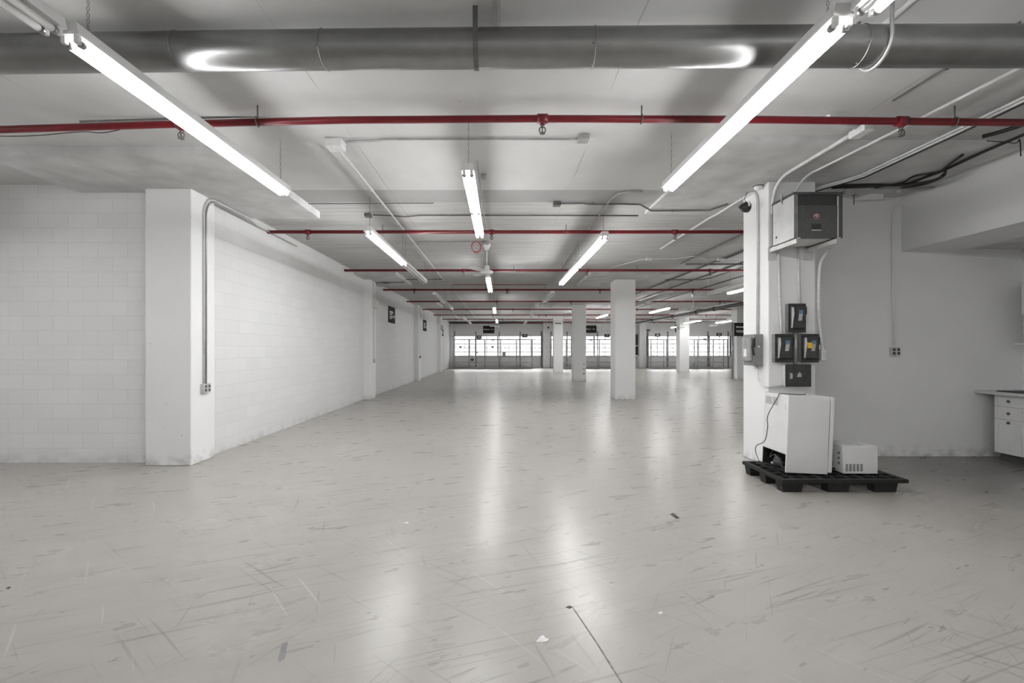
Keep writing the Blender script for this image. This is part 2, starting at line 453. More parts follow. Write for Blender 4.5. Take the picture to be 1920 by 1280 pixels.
# drop panels over the pillars are part of the ceiling
tn = 0
def trim(b, mat='drop'):
    global tn; tn += 1
    return struct('trim_%d' % tn, b, mat)
PIL = [(-4.575, -3.985, 5.843, 6.33), (-4.46, -3.87, 13.5, 14.05), (-4.46, -3.86, 21.25, 21.85), (-4.46, -3.86, 29.0, 29.6)]
COL = [(3.385, 3.985, 5.77, 6.37), (3.38, 3.98, 13.5, 14.1), (3.37, 3.95, 21.2, 21.8), (3.35, 3.94, 29.0, 29.6), (11.37, 11.98, 29.0, 29.6), (11.6, 12.2, 22.4, 22.96)]
trim(B().box(-5.55, -2.87, 4.85, 7.2, DROP, CEIL + .05))
for p in PIL[1:]: trim(B().box(-5.3, -2.93, p[2] - .9, p[3] + .95, DROP, CEIL + .05))
NRD = HC + 2.12
trim(B().box(2.26, 5.5, 4.62, 7.18, NRD, CEIL + .05))
for p in COL[1:]:
    cx, cy = (p[0] + p[1]) / 2, (p[2] + p[3]) / 2
    trim(B().box(cx - 1.2, cx + 1.2, cy - 1.2, cy + 1.2, DROP, CEIL + .05))
trim(B().box(5.60, 6.36, -10, WY, HC + 1.365, CEIL + .02), 'bulk')      # bulkhead on the right
trim(B().box(6.36, 7.3, -10, WY, HC + 1.40, CEIL + .02), 'drop')
trim(B().box(LX, 3.3, FAR - .5, FAR, HC + 2.0, CEIL + .02), 'conduit_dark')   # dark edge beam by the windows

# pilasters on the far wall and pillars: things one can name
def pillar(x0, x1, y0, y1, label, top=DROP):
    return solo('pillar', B().box(x0, x1, y0, y1, 0, top + .002, .012, 2), 'pillar_paint', label, 'pillar')
pillar(*PIL[0], 'broad white painted pillar at the corner where the left wall begins, nearest on the left')
pillar(*PIL[1], 'white half pillar on the left wall carrying a beige metal box')
pillar(*PIL[2], 'white half pillar on the left wall between the two dark wall signs')
pillar(*PIL[3], 'farthest white half pillar on the left wall, near the windows')
pillar(*COL[0], 'white pillar on the right carrying the transformer and switch boxes', NRD)
pillar(*COL[1], 'tall white free-standing pillar in the middle, nearest of the row before the windows')
pillar(*COL[2], 'white free-standing pillar with dark scuffs low on its right edge, second of the middle row')
pillar(*COL[3], 'white free-standing pillar with a black mark near its top, farthest of the middle row')
pillar(*COL[4], 'white pillar in front of the right-hand window bay with a thin dark line round it')
pillar(*COL[5], 'white pillar with a dark sign beside the switch-box pillar, pipes on its left edge')
pillar(fx(1018.5, FAR - .5), fx(1032, FAR - .5), FAR - .5, FAR, 'white pier between the left and middle window bays')
pillar(fx(1199, FAR - .5), fx(1212, FAR - .5), FAR - .5, FAR, 'white pier between the middle and right window bays')
pillar(LX, fx(848, FAR - .4), FAR - .4, FAR, 'narrow white pier in the far left corner by the window')

# ------------------------------------------------------------------ fluorescent fixtures
def chain(b, x, y, z0, z1):
    n = int((z1 - z0) / .034)
    for i in range(n):
        z = z0 + (i + .5) * (z1 - z0) / n
        b.ring((x, y, z), (1, 0, 0) if i % 2 else (0, 1, 0), .012, .0028, 8, 4, sx=1 if i % 2 else .6, sy=.6 if i % 2 else 1) if False else \
            b.ring((x, y, z), (1, 0, 0) if i % 2 else (0, 1, 0), .0145, .0016, 8, 4, sx=.55)
def make_fixture(kind, tubes):                    # origin: near end, tube level; tubes: states of (left, right)
    root = thing('tube_light', '', 'ceiling light', (0, 0, 0))
    L = 2.42
    b = B()
    b.poly([(-.058, 0, .030), (.058, 0, .030), (.058, 0, .042), (.046, 0, .095), (-.046, 0, .095), (-.058, 0, .042)], (0, L, 0))
    b.build('housing', 'fixture', root)
    halves = [(0.02, L - .02)] if kind == 8 else [(.02, L / 2 - .01), (L / 2 + .01, L - .02)]
    for y0, y1 in halves:
        for sx, st in ((-1, tubes[0]), (1, tubes[1])):
            x = sx * .034
            t = B().cyl((x, y0 + .035, 0), (x, y1 - .035, 0), .0185, 12).build('tube', 'lit' if st else 'unlit', root)
            for ya in (y0 + .015, y1 - .036): B().cyl((x, ya, 0), (x, ya + .021, 0), .0195, 12).build('end_cap', 'cap', t)
            for yy in (y0 - .012, y1 - .016):
                B().box(x - .012, x + .012, yy, yy + .028, -.010, .034, .004).build('lampholder', 'fixture', root)
    for yy in (.12, L - .12):
        h = B(); chain(h, 0, yy, .095, CEIL - (HC + 1.617)); h.build('hanging_chain', 'conduit_dark', root)
    return root
FZ = HC + 1.617
protos = {}
def fixture(x, y, lit, kind, label, z=FZ, group=None):
    key = (kind, lit)
    if key not in protos:
        o = make_fixture(kind, lit); protos[key] = o; o.location = (x, y, z); o['_w'] = [x, y, z]
    else: o = dup(protos[key], (x, y, z))
    o['label'] = label
    o['group'] = group or 'hanging fluorescent tube lights'
    return o
ON, OFF = (1, 1), (0, 0)
fixture(-2.27, 2.38, ON, 8, 'long lit tube light at upper left, passing just under the round duct')
fixture(-2.30, -.07, OFF, 8, 'unlit tube light in the top left corner of the photo')
fixture(1.70, 2.25, ON, 8, 'long lit tube light at upper right, passing just under the round duct')
fixture(1.76, -.20, (0, 1), 8, 'tube light at the top right edge with one tube lit and one dark')
for i_, (x_, w_) in enumerate(((-4.4, 'left'), (-1.9, 'middle'), (1.7, 'right'), (4.2, 'far right'))):  # unseen lamps added behind and left of the view to brighten facing surfaces
    fixture(x_, -7.6, ON, 8, 'added unseen lit tube light well behind the viewer, %s one' % w_)
fixture(-.3, -4.6, ON, 8, 'added unseen lit tube light behind the viewer, in the middle row')
fixture(4.3, -4.4, ON, 8, 'added unseen lit tube light behind the viewer, in the right row')
fixture(-6.6, 2.2, ON, 8, 'added unseen lit tube light beyond the left edge, in front of the block wall')
fixture(-.31, 4.19, ON, 4, 'lit tube light in the middle with four short tubes, before the red coil')
fixture(-1.87, 6.35, ON, 8, 'lit tube light left of centre, just behind the second red pipe')
fixture(-1.88, 8.80, OFF, 8, 'unlit white tube light continuing behind the lit one left of centre')
fixture(1.51, 6.62, ON, 8, 'lit tube light right of centre, near half of the lit pair')
fixture(1.505, 9.06, ON, 8, 'lit tube light right of centre, far half of the lit pair')
fixture(-.31, 10.5, ON, 4, 'lit tube light straight behind the ceiling fan')
fixture(-.29, 18.1, ON, 4, 'small lit tube light second behind the ceiling fan')
fixture(-.27, 25.6, ON, 4, 'smallest lit tube light, just in front of the far window wall')
fixture(-1.97, 13.4, OFF, 8, 'unlit tube light on long wires near the left wall, near half', HC + 1.58)
fixture(-1.97, 15.85, OFF, 8, 'unlit tube light near the left wall, far half of the first dark pair', HC + 1.58)
fixture(-2.0, 23.3, OFF, 8, 'unlit tube light far off on the left, before the last left half pillar')
fixture(-2.0, 27.6, OFF, 8, 'farthest unlit tube light on the left, close to the windows')
fixture(1.51, 13.4, OFF, 8, 'unlit tube light right of centre beside the middle pillar, near half')
fixture(1.51, 15.85, OFF, 8, 'unlit tube light right of centre, far half of the dark pair')
fixture(1.51, 21.0, OFF, 8, 'unlit tube light left of the farthest middle pillar, first of the distant ones')
fixture(1.51, 27.4, OFF, 8, 'farthest unlit tube light right of centre, close to the windows')
fixture(5.02, 13.4, OFF, 8, 'unlit white tube light right of the tall middle pillar, near half')
fixture(5.02, 15.85, OFF, 8, 'unlit white tube light right of the tall middle pillar, far half')
fixture(5.04, 21.6, ON, 8, 'lit tube light seen between the middle pillars')
fixture(6.7, 18.1, ON, 8, 'lit tube light in the right half, beyond the tall middle pillar')
fixture(6.2, 11.2, OFF, 8, 'unlit white tube light just left of the switch-box pillar')
fixture(6.66, 10.95, ON, 8, 'lit tube light peeking out from behind the switch-box pillar')
fixture(11.5, 26.2, ON, 8, 'lit white tube light over the pillar with the thin dark line')
fixture(13.4, 26.0, ON, 8, 'small lit tube light far right, left of the dark pillar sign')
fixture(14.4, 29.0, OFF, 8, 'unlit tube light far right in front of the right window bay')

fixture(6.28, 23.0, ON, 8, 'added lit tube light hidden behind the tall middle pillar')  # lamps added out of sight behind pillars to brighten the far end
fixture(4.42, 25.0, ON, 8, 'added lit tube light hidden behind the second middle pillar')
fixture(6.9, 25.8, ON, 8, 'added lit tube light hidden behind the tall middle pillar, farther one')
fixture(3.92, 30.6, ON, 8, 'added lit tube light hidden behind the farthest middle pillar')
fixture(13.0, 32.4, ON, 8, 'added lit tube light hidden behind the pillar with the thin dark line')
fixture(8.5, 12.6, ON, 8, 'added lit tube light hidden behind the switch-box pillar, nearer one')
fixture(11.8, 17.5, ON, 8, 'added lit tube light hidden behind the switch-box pillar, in the second bay')
fixture(16.6, 27.0, ON, 8, 'added lit tube light hidden behind the switch-box pillar, near the far right corner')
# ------------------------------------------------------------------ red sprinkler pipes
def sprinkler(parent, x, y, z):
    t = B().cyl((x - .045, y, z), (x + .045, y, z), .042, 12).cyl((x, y, z), (x, y, z - .055), .024, 10).build('tee_fitting', 'red', parent)
    h = B().cyl((x, y, z - .05), (x, y, z - .075), .013, 8).ring((x, y, z - .10), (0, 1, 0), .028, .006, 14, 6).cyl((x, y, z - .126), (x, y, z - .132), .026, 12)
    h.cyl((x, y, z - .07), (x, y, z - .125), .007, 6)
    h.build('sprinkler_head', 'strap', t)
def red_pipe(y, pts, label, heads, hangers, r=.031):
    c = pts[len(pts) // 2]
    root = thing('sprinkler_pipe', label, 'pipe', (c[0], y, c[2]), 'red sprinkler pipes under the ceiling')
    B().tube(pts, r, 12).build('pipe', 'red', root)
    def zat(x):
        for a, b in zip(pts, pts[1:]):
            if a[0] <= x <= b[0]: return a[2] + (b[2] - a[2]) * (x - a[0]) / (b[0] - a[0])
        return pts[-1][2]
    for x in heads: sprinkler(root, x, y, zat(x))
    for x in hangers:
        z = zat(x)
        B().ring((x, y, z), (1, 0, 0), r + .006, .006, 14, 4).cyl((x, y, z + r), (x, y, CEIL), .006, 6).build('hanger', 'strap', root)
Y1 = 4.05
red_pipe(Y1, [P(-940, 250, Y1), P(0, 243, Y1), P(300, 233.5, Y1), P(640, 225, Y1), P(1000, 222.5, Y1), P(1400, 224, Y1), P(1920, 230, Y1), P(2117, 233, Y1)],
         'red sprinkler pipe nearest the camera, running the full width just beyond the duct',
         [P(340, 0, Y1)[0], P(1017, 0, Y1)[0], P(1690, 0, Y1)[0]], [P(483, 0, Y1)[0], P(1203, 0, Y1)[0], P(-60, 0, Y1)[0], P(1790, 0, Y1)[0]])
names = ['second red sprinkler pipe from the camera, just in front of the red wire coil',
         'third red sprinkler pipe from the camera, passing behind the ceiling fan motor',
         'fourth red sprinkler pipe from the camera, in front of the lit light behind the fan',
         'fifth red sprinkler pipe from the camera', 'sixth red sprinkler pipe from the camera',
         'seventh red sprinkler pipe from the camera', 'eighth red sprinkler pipe from the camera',
         'ninth and farthest red sprinkler pipe, next to the window wall']
for k in range(8):
    y = 4.05 + 3.88 * (k + 1)
    if y > FAR - .6: y = FAR - .7
    z = HC + 2.05 - .012
    off = (-3.37, -.98, -3.0, -.2, -2.6, -.5, -3.1, -1.0)[k] if k else -3.37
    heads = [off + 3.2 * i for i in range(7) if off + 3.2 * i < 18]
    heads = [h for h in heads if h > LX + .2]
    xe = 15.4 if k else 9.0
    heads = [h for h in heads if h < xe - .3 and abs(h - 10.1) > .35]
    red_pipe(y, [(LX + .01, y, z), (xe, y, z)], names[k], heads, [h + 1.3 for h in heads if h + 1.3 < xe], .031)

# ------------------------------------------------------------------ round duct
def duct_c(px):                                   # axis of the duct where it crosses a pixel column
    t = min(1.02, max(0.0, px / 1920.0))
    Y = 3.12 - .27 * t
    mid = 102 - 30 * t + 15 * t * t if t <= 1 else 87
    top = 65 - 36 * t + 17 * t * t
    return Vector(P(px, mid, Y))
root = thing('round_duct', 'long round galvanised metal air duct crossing under the ceiling at the top', 'duct', tuple(duct_c(960)))
seams = [-1500, 340, 610, 1112, 1608, 2600]
for a, b in zip(seams, seams[1:]):
    n = max(2, int((b - a) / 90))
    dp = [a + (b - a) * i / n for i in range(n + 1)]
    B().tube([duct_c(q) for q in dp], .118, 64, cap=False, tans=[(duct_c(q + 60) - duct_c(q - 60)).normalized() for q in dp]).build('duct_section', 'duct', root)
for s in seams[1:-1]:
    c = duct_c(s); ax = duct_c(s + 5) - duct_c(s - 5)
    g = B().ring(c, ax, .119, .004, 40, 6)
    for a in (200, 260): 
        g.lathe(c + Vector((-.02, -.121 * abs(math.cos(R(a))) , .121 * math.sin(R(a - 0)) if a == 200 else -.119)), [(.006, -.003), (.006, .003)], 'Z', 8)
    g.build('seam_ring', 'duct', root)
def strap_at(px, mat, r, label):
    c = duct_c(px); RR = .118 + r + .001
    pts = [(c.x, c.y - RR, CEIL)] + [(c.x, c.y - RR * math.cos(R(a)), c.z + RR * math.sin(R(a))) for a in range(10, -181, -12)] + [(c.x, c.y + RR, CEIL)]
    g = B()
    if r > .006: g.tube(pts, r, 8)
    else:
        for p, q in zip(pts, pts[1:]):
            n = Vector((0, q[1] - p[1], q[2] - p[2])).normalized().cross(Vector((1, 0, 0))) * .003
            w = .016
            p, q = Vector(p), Vector(q); W = Vector((w, 0, 0))
            g.hexa([p - W - n, p + W - n, p + W + n, p - W + n], [q - W - n, q + W - n, q + W + n, q - W + n])
    return solo('duct_strap', g, mat, label, 'strap')
strap_at(893, 'strap', .004, 'dark flat metal strap holding up the round duct at the middle')
strap_at(1640, 'conduit', .011, 'grey rounded hanger looped under the round duct at right')

# ------------------------------------------------------------------ conduits
def conduit(pts, r, mat, label, boxes=(), clips=(), name='conduit', cat='conduit', seg=8):
    pts = [Vector(p) for p in pts]; m = pts[len(pts) // 2]
    root = thing(name, label, cat, tuple(m))
    B().tube(pts, r, seg).build('pipe', mat, root)
    for c, s in boxes:
        B().box(c[0] - s[0], c[0] + s[0], c[1] - s[1], c[1] + s[1], c[2] - s[2], c[2] + s[2], .006).build('junction_box', mat, root)
    for c, ax in clips:
        B().ring(c, ax, r + .004, .005, 10, 4).build('clip', mat, root)
    return root
CZ = CEIL - .022
def zbox(x, y, s=.06): return ((x, y, CEIL - .031), (s, s, .028))
conduit([(-1.60, 4.69, CZ - .01), (-1.3, 4.67, CZ - .006), (-1.2, 4.65, CZ), (.55, 4.65, CZ), (.66, 4.63, CZ - .01), (.80, 4.62, CZ - .01)], .012, 'conduit',
        'thin grey conduit across the ceiling between two boxes, in front of the central light', [zbox(.83, 4.62, .055)])
conduit([(-1.70, 4.80, CZ - .05), (-1.72, 9, CZ - .05), (-1.75, 13.9, CZ - .05)], .014, 'conduit_white',
        'long white conduit running away along the ceiling left of the central light', [((-1.72, 4.72, CEIL - .049), (.085, .075, .045))],
        [((-1.71, 6.0, CZ - .05), (0, 1, 0)), ((-1.72, 7.6, CZ - .05), (0, 1, 0))])
conduit([(-1.72, 15.6, CZ - .04), (-1.72, 30.3, CZ - .04)], .014, 'conduit_white', 'white conduit farther down the ceiling left of centre, behind the fan')
conduit([(-2.05, 7.28, CZ), (-1.78, 7.3, CZ - .005), (-1.55, 7.33, CZ - .015), (-1.3, 7.30, CZ), (2.2, 7.32, CZ)], .011, 'conduit_dark',
        'thin dark conduit across the ceiling from a small box above the left lit light', [zbox(-2.13, 7.28, .05)])
conduit([(-2.85, 6.72, CZ), (-1.0, 6.72, CZ + .008)], .006, 'conduit_dark', 'thin dark wire across the ceiling behind the pale painted part')
DZ = DROP - .018; NZ = NRD - .02; KX = .985
conduit([(.86, 6.71, CZ), (1.2, 6.70, CZ), (1.3, 6.72, CZ - .006), (1.75, 6.73, CZ), (2.06, 6.75, CZ), (2.18, 6.85, CZ - .02), (2.28, 6.92, NZ), (3.15, 6.9, NZ), (3.28, 6.6, NZ)], .012, 'conduit_dark',
        'dark conduit with an S bend from a small box to the switch-box pillar', [zbox(.82, 6.71, .055)],
        [((1.35, 6.72, CZ), (1, 0, 0)), ((2.6, 6.92, NZ), (1, 0, 0))])
conduit([(1.92, 6.2, CZ), (1.75, 6.2, CZ), (1.62, 6.28, CZ), (1.57, 6.5, CZ), (1.57, 9.0, CZ), (1.57, 30, CZ)], .013, 'conduit',
        'long conduit along the ceiling right of centre, hooked at its near end')
conduit([(-.28, 5.2, CZ), (-.28, 9.0, CZ), (-.28, 30, CZ)], .012, 'conduit', 'long conduit along the ceiling beside the central row of lights', [zbox(-.22, 5.65, .03)])
conduit([(-1.70, 9.12, CZ), (-1.55, 9.12, CZ), (-.32, 9.12, CZ)], .012, 'conduit', 'conduit across the ceiling to the fan mount', [zbox(-.30, 9.14, .05)])
conduit([(LX + .1, 14.0, DZ), (-3.3, 14.0, DZ), (-3.0, 14.0, DZ), (-2.9, 14.0, CZ), (-1.76, 14.0, CZ)], .012, 'conduit_dark',
        'conduit stepping off the drop panel above the second left half pillar', [((-3.55, 14.02, DZ), (.09, .06, .03))])
conduit([(-1.65, 15.2, CZ), (1.5, 15.2, CZ)], .010, 'redwire', 'thin reddish line across the ceiling beyond the fan')
g1 = [P(px, py, 4.25) for px, py in ((150, 228), (480, 218), (640, 214.5), (1000, 211), (1400, 212.5), (1560, 219))]
conduit(g1, .010, 'conduit_dark', 'thin dark conduit running right above the nearest red pipe', [],
        [(g1[1], (1, 0, 0)), (g1[3], (1, 0, 0))])
conduit(smooth([P(-80, 254, 4.2), P(50, 255, 4.2), P(150, 247, 4.2), P(190, 249, 4.2), P(225, 243, 4.2)], 4), .004, 'blackcable', 'thin dark cable drooping below the nearest red pipe at far left', name='cable', cat='cable')
# conduits serving the switch-box pillar
fy = 5.72
conduit([P(1552, 219, 4.15), P(1585, 233, 4.3), P(1605, 238, 4.36)], .022, 'conduit_white', 'short pale conduit stub joining the elbow box at upper right')
conduit([(3.43, 4.42, NZ), (3.42, 5.38, NZ)] + arc((3.42, 5.45, NZ), (3.42, 5.70, NZ - .02), (3.42, 5.735, NZ - .25)) + [(3.42, 5.735, 3.2)], .02, 'conduit_white',
        'thick white conduit from the elbow box down behind the transformer', [((3.45, 4.36, NRD - .034), (.05, .10, .035))])
conduit([(3.90, 3.0, NZ), (3.80, 4.4, NZ), (3.71, 5.35, NZ)] + arc((3.70, 5.40, NZ), (3.68, 5.69, NZ - .02), (3.665, 5.735, NZ - .25)) + [(3.665, 5.735, 3.2)], .014, 'conduit_white',
        'thin white conduit slanting from the duct to the transformer top')
for i, (dx, mat, r, lab) in enumerate(((0, 'conduit_white', .012, 'white conduit of the bundled pair running to the top of the right pillar, left one'),
                                       (.032, 'conduit_white', .012, 'white conduit of the bundled pair running to the top of the right pillar, right one'),
                                       (.062, 'blackcable', .008, 'black cable tied under the bundled white conduits at upper right'))):
    zz = NZ - .012 * i
    conduit([(4.36 + dx, 2.6, zz), (4.36 + dx, 4.4, zz), (4.34 + dx, 5.5, zz), (4.26 + dx, 5.68, zz), (4.12 + dx, 5.85, zz - .01), (4.02 + dx * .6, 5.97, zz - .03), (4.0 + dx * .6, 6.1, zz - .16)], r, mat, lab,
            [], [((4.36 + dx, 4.5, zz), (0, 1, 0)), ((4.342 + dx, 5.45, zz), (0, 1, 0))] if i == 0 else [])
conduit([(2.53, .8, CZ), (2.53, 3.2, CZ)], .018, 'conduit_white', 'pale conduit on the ceiling behind the duct near the top right light')
conduit([(3.42, 3.0, CZ + .01), (3.40, 3.95, CZ + .01)], .007, 'conduit_dark', 'thin dark wire on the ceiling between the duct and nearest red pipe at right', [((3.41, 3.45, CEIL - .012), (.02, .05, .012))])
conduit([(-.03, 1.4, CZ), (-.03, 3.3, CZ)], .022, 'conduit', 'grey raceway on the ceiling behind the duct strap', [((-.03, 3.28, CEIL - .034), (.03, .02, .03))])
def PC(px, py, h=2.10): return P(px, py, F * h / (VY - py))
a0 = [P(1568, 374, 5.9), PC(1582, 360, 2.08), PC(1600, 354.5, 2.09), PC(1720, 354, 2.09), PC(1760, 350, 2.09)]
conduit(smooth(a0, 4), .016, 'conduit', 'grey conduit lying level at the top of the right wall', [], [(a0[2], (1, 0, 0))])
for i, (pts, r, lab) in enumerate((
        ([PC(1560, 352), PC(1650, 348), PC(1700, 345), PC(1735, 332), PC(1772, 318), PC(1850, 282), PC(1935, 246)], .016, 'thick black cable along the top of the bulkhead'),
        ([PC(1640, 351, 2.11), PC(1690, 343, 2.11), PC(1715, 330, 2.11), PC(1760, 322, 2.09), PC(1775, 312, 2.1), PC(1805, 290, 2.1)], .013, 'black cable looping loosely at the bulkhead corner'),
        ([PC(1690, 352, 2.06), PC(1730, 346, 2.04), PC(1768, 331, 2.05), PC(1772, 318, 2.08)], .013, 'lower black cable sagging at the bulkhead corner'),
        ([PC(1560, 347, 2.11), PC(1620, 346, 2.11), PC(1690, 347, 2.07), PC(1750, 338, 2.05), PC(1771, 326, 2.06)], .016, 'black cable lying on the level conduit at the top of the right wall'),
        ([PC(1842, 256, 2.1), PC(1880, 246, 2.1), PC(1930, 230, 2.1)], .02, 'black cable bundle entering at the right edge under the ceiling'),
        ([PC(1850, 264, 2.08), PC(1880, 266, 2.05), PC(1905, 268, 2.05), PC(1912, 262, 2.08), PC(1914, 292, 1.85)], .005, 'thin black wire dangling by the bulkhead at right'))):
    g = B().tube(smooth(pts, 5), r, 8)
    solo('cable', g, 'blackcable', lab, 'cable')
w = B().poly([P(1603, 374, 6.20), P(1656, 373.5, 6.20), P(1656, 363, 6.20), P(1632, 363.5, 6.20), P(1615, 367.5, 6.20)], (0, -.006, 0))  # white sheets standing in for light showing through a wall-top gap
solo('lit_gap_patch', w, 'paper', 'white patch standing for light in a gap atop the right wall beside the transformer', 'paper')
solo('lit_gap_patch', B().poly([P(1681, 361, 6.0), P(1688, 361, 6.0), P(1688, 356, 6.0), P(1681, 356, 6.0)], (0, -.006, 0)), 'paper', 'small white patch standing for light in a gap by the level conduit at the top right', 'paper')
solo('wire_hook', B().tube([P(1601, 384, 6.2), P(1601, 366, 6.2), P(1597, 367, 6.2), P(1606, 364, 6.2)], .005, 6), 'black', 'black bent wire sticking down beside the white gap patch', 'wire')
# right wall outlet with its conduit
y = WY - .02
o = conduit(arc((5.66, y, 3.53), (5.47, y, 3.55), (5.465, y, 3.3)) + [(5.465, y, 2.4), (5.485, y, 1.55)], .014, 'grey_wall', 'grey painted conduit bent at the top, running down the right wall to an outlet')
def outlet(x, y, z, label, face='front', n=2, mat='plate'):
    root = thing('wall_outlet', label, 'outlet', (x, y, z))
    for i in range(n):
        if face == 'front':
            xx = x + (i - (n - 1) / 2) * .062
            p = B().box(xx - .028, xx + .028, y - .045, y, z - .058, z + .058, .004).build('outlet_box', mat, root)
            for zz in (z + .008, z - .042): B().box(xx - .017, xx + .017, y - .048, y - .044, zz, zz + .034, .003).build('socket', 'slot', p)
        else:
            yy = y + (i - (n - 1) / 2) * .075
            p = B().box(x, x + .05, yy - .035, yy + .035, z - .06, z + .06, .004).build('outlet_box', mat, root)
            for zz in (z + .008, z - .042): B().box(x + .049, x + .053, yy - .017, yy + .017, zz, zz + .034, .003).build('socket', 'slot', p)
    return root
outlet(5.49, WY, 1.465, 'double grey outlet on the right wall at the foot of a conduit')
# left pillar outlet with twin conduits
px0 = -3.985
for i, lab in enumerate(('left one of two thin conduits down the corner pillar', 'right one of two thin conduits down the corner pillar')):
    yy = 6.08 + .045 * i
    conduit([(px0 + .013, yy, 1.03), (px0 + .013, yy, 3.25)] + arc((px0 + .013, yy, 3.3), (px0 + .013, yy + .02, DROP - .015 - .024 * i), (px0 + .03, yy + .2, DROP - .015 - .024 * i)) +
            [(px0 + .03, 7.15, DROP - .015 - .024 * i), (px0 - .04, 7.5, DROP - .03), (px0 - .06, 9.0, DROP - .03)], .011, 'conduit' if i else 'conduit_white', lab)
outlet(px0, 6.10, .975, 'double grey outlet low on the side of the corner pillar', 'right')
# second, third and fourth half pillars
x2 = -3.87
bx = B().box(x2, x2 + .11, 13.62, 13.95, 2.72, 2.99, .008)
rt = thing('junction_box', 'beige metal box high on the second left half pillar', 'box', (x2, 13.78, 2.72))
bx.build('box', 'beige', rt); B().box(x2 + .11, x2 + .115, 13.64, 13.93, 2.74, 2.97, .003).build('cover', 'beige', rt)
conduit([(x2 + .02, 13.75, 1.2), (x2 + .02, 13.75, 2.72)], .014, 'conduit_white', 'white conduit from the beige box down to an outlet')
conduit([(x2 + .02, 13.75, 2.99), (x2 + .02, 13.75, DROP)], .014, 'conduit_white', 'white conduit from the beige box up to the ceiling')
outlet(x2, 13.75, 1.14, 'small outlet on the second left half pillar under the beige box', 'right', 1)
conduit([(x2 + .03, 21.5, 1.2), (x2 + .03, 21.5, DROP)], .014, 'conduit_white', 'white conduit down the third left half pillar to a dark outlet')
outlet(x2 + .01, 21.5, 1.12, 'dark outlet on the third left half pillar', 'right', 1, 'dark_grey')
rt = thing('alarm_box', 'pale round-cornered box high on the last left half pillar', 'box', (x2, 29.2, 2.75))
B().box(-3.86, -3.72, 29.1, 29.5, 2.75, 3.02, .03).build('box', 'beige', rt); B().box(-3.87, -3.855, 29.05, 29.55, 2.72, 3.05).build('back_plate', 'dark_grey', rt)

# ------------------------------------------------------------------ signs
def sign_left(y0, y1, z0, z1, label, x=LX):
    root = thing('wall_sign', label, 'sign', (x, (y0 + y1) / 2, z0), 'charcoal signs')
    B().box(x, x + .02, y0, y1, z0, z1, .003).build('board', 'sign', root)
    w, h = y1 - y0, z1 - z0; g = B(); random.seed(3)
    for r, (zz, hh) in enumerate(((.62, .1), (.50, .08), (.34, .09), (.24, .06))):
        yy = y0 + w * .16
        for i in range((5, 4, 5, 3)[r]):
            ww = w * (.07 + .03 * random.random())
            g.box(x + .02, x + .022, yy, yy + ww, z0 + h * zz, z0 + h * (zz + hh)); yy += ww + w * .02
    g.lathe((x + .021, y0 + w * .84, z0 + h * .42), [(w * .06, -.001), (w * .06, .001)], 'X', 12)
    g.build('lettering', 'sign_text', root)
    B().box(x + .02, x + .023, y0 + w * .64, y0 + w * .72, z0 + h * .28, z0 + h * .58).build('emblem', 'slot', root)
sign_left(16.4, 17.4, 2.46, 3.06, 'charcoal sign with white lettering on the left wall, nearest of the wall signs')
sign_left(23.7, 24.7, 2.45, 3.04, 'charcoal sign with white lettering on the left wall beyond the third half pillar')
sign_left(31.0, 31.9, 2.40, 2.86, 'small distant charcoal sign on the left wall by the windows')
def sign_front(px0, px1, py0, py1, Y, label, rows):
    a, b = P(px0, py1, Y), P(px1, py0, Y)
    root = thing('hanging_sign', label, 'sign', ((a[0] + b[0]) / 2, Y, a[2]), 'charcoal signs')
    B().box(a[0], b[0], Y, Y + .02, a[2], b[2], .003).build('board', 'sign', root)
    w, h = b[0] - a[0], b[2] - a[2]; g = B(); random.seed(5)
    for fx0, fx1, fz, fh in rows:
        xx = a[0] + w * fx0
        while xx < a[0] + w * fx1:
            ww = w * (.035 + .02 * random.random()); g.box(xx, xx + ww, Y - .002, Y, a[2] + h * fz, a[2] + h * (fz + fh * (.8 + .3 * random.random()))); xx += ww + w * .012
    g.build('lettering', 'sign_text', root)
    return root
SY = FAR - .03
sign_front(905.8, 927, 610.6, 624.8, SY, 'large black sign with white lettering above the left window bay', ((.05, .56, .46, .12), (.68, .87, .47, .1)))
sign_front(1094, 1118.5, 610, 624, SY, 'large black sign with white lettering above the middle window bay', ((.1, .56, .46, .12), (.68, .87, .47, .1)))
sign_front(1266, 1287.5, 608.5, 622, SY, 'black sign above the right window bay, mostly hidden by a pillar', ((.05, .56, .46, .12), (.68, .87, .47, .1)))
sign_front(1376.6, 1402, 605, 630, 22.36, 'charcoal sign hung on the pillar seen just left of the switch boxes', ((.14, .9, .62, .13), (.14, .9, .34, .1), (.2, .7, .27, .04)))
def number_sign(px0, px1, py0, py1, txt, label, Y=FAR - .9):
    a, b = P(px0, py1, Y), P(px1, py0, Y)
    root = thing('number_sign', label, 'sign', ((a[0] + b[0]) / 2, Y, a[2]), 'dark number plates over the racks')
    B().box(a[0], b[0], Y, Y + .015, a[2], b[2], .003).box((a[0] + b[0]) / 2 - .01, (a[0] + b[0]) / 2 + .01, Y + .015, Y + .03, a[2] - .08, b[2]).build('board', 'sign', root)
    text_part(txt, (b[2] - a[2]) * .85, ((a[0] + b[0]) / 2, Y - .003, (a[2] + b[2]) / 2), root, 'sign_text')
number_sign(893.4, 903, 629, 635.3, '48', 'dark plate numbered 48 over the left window bay')
number_sign(979, 989, 626.2, 632.5, '40', 'dark plate numbered 40 over the left window bay')
number_sign(1133.4, 1143, 626.2, 632, '37', 'dark plate numbered 37 beside the tall middle pillar')
number_sign(1228, 1238, 625, 631, '36', 'dark plate numbered 36 over the right window bay')
number_sign(1343.5, 1353.5, 624, 630.2, '30', 'dark plate numbered 30 over the right end of the right window bay')

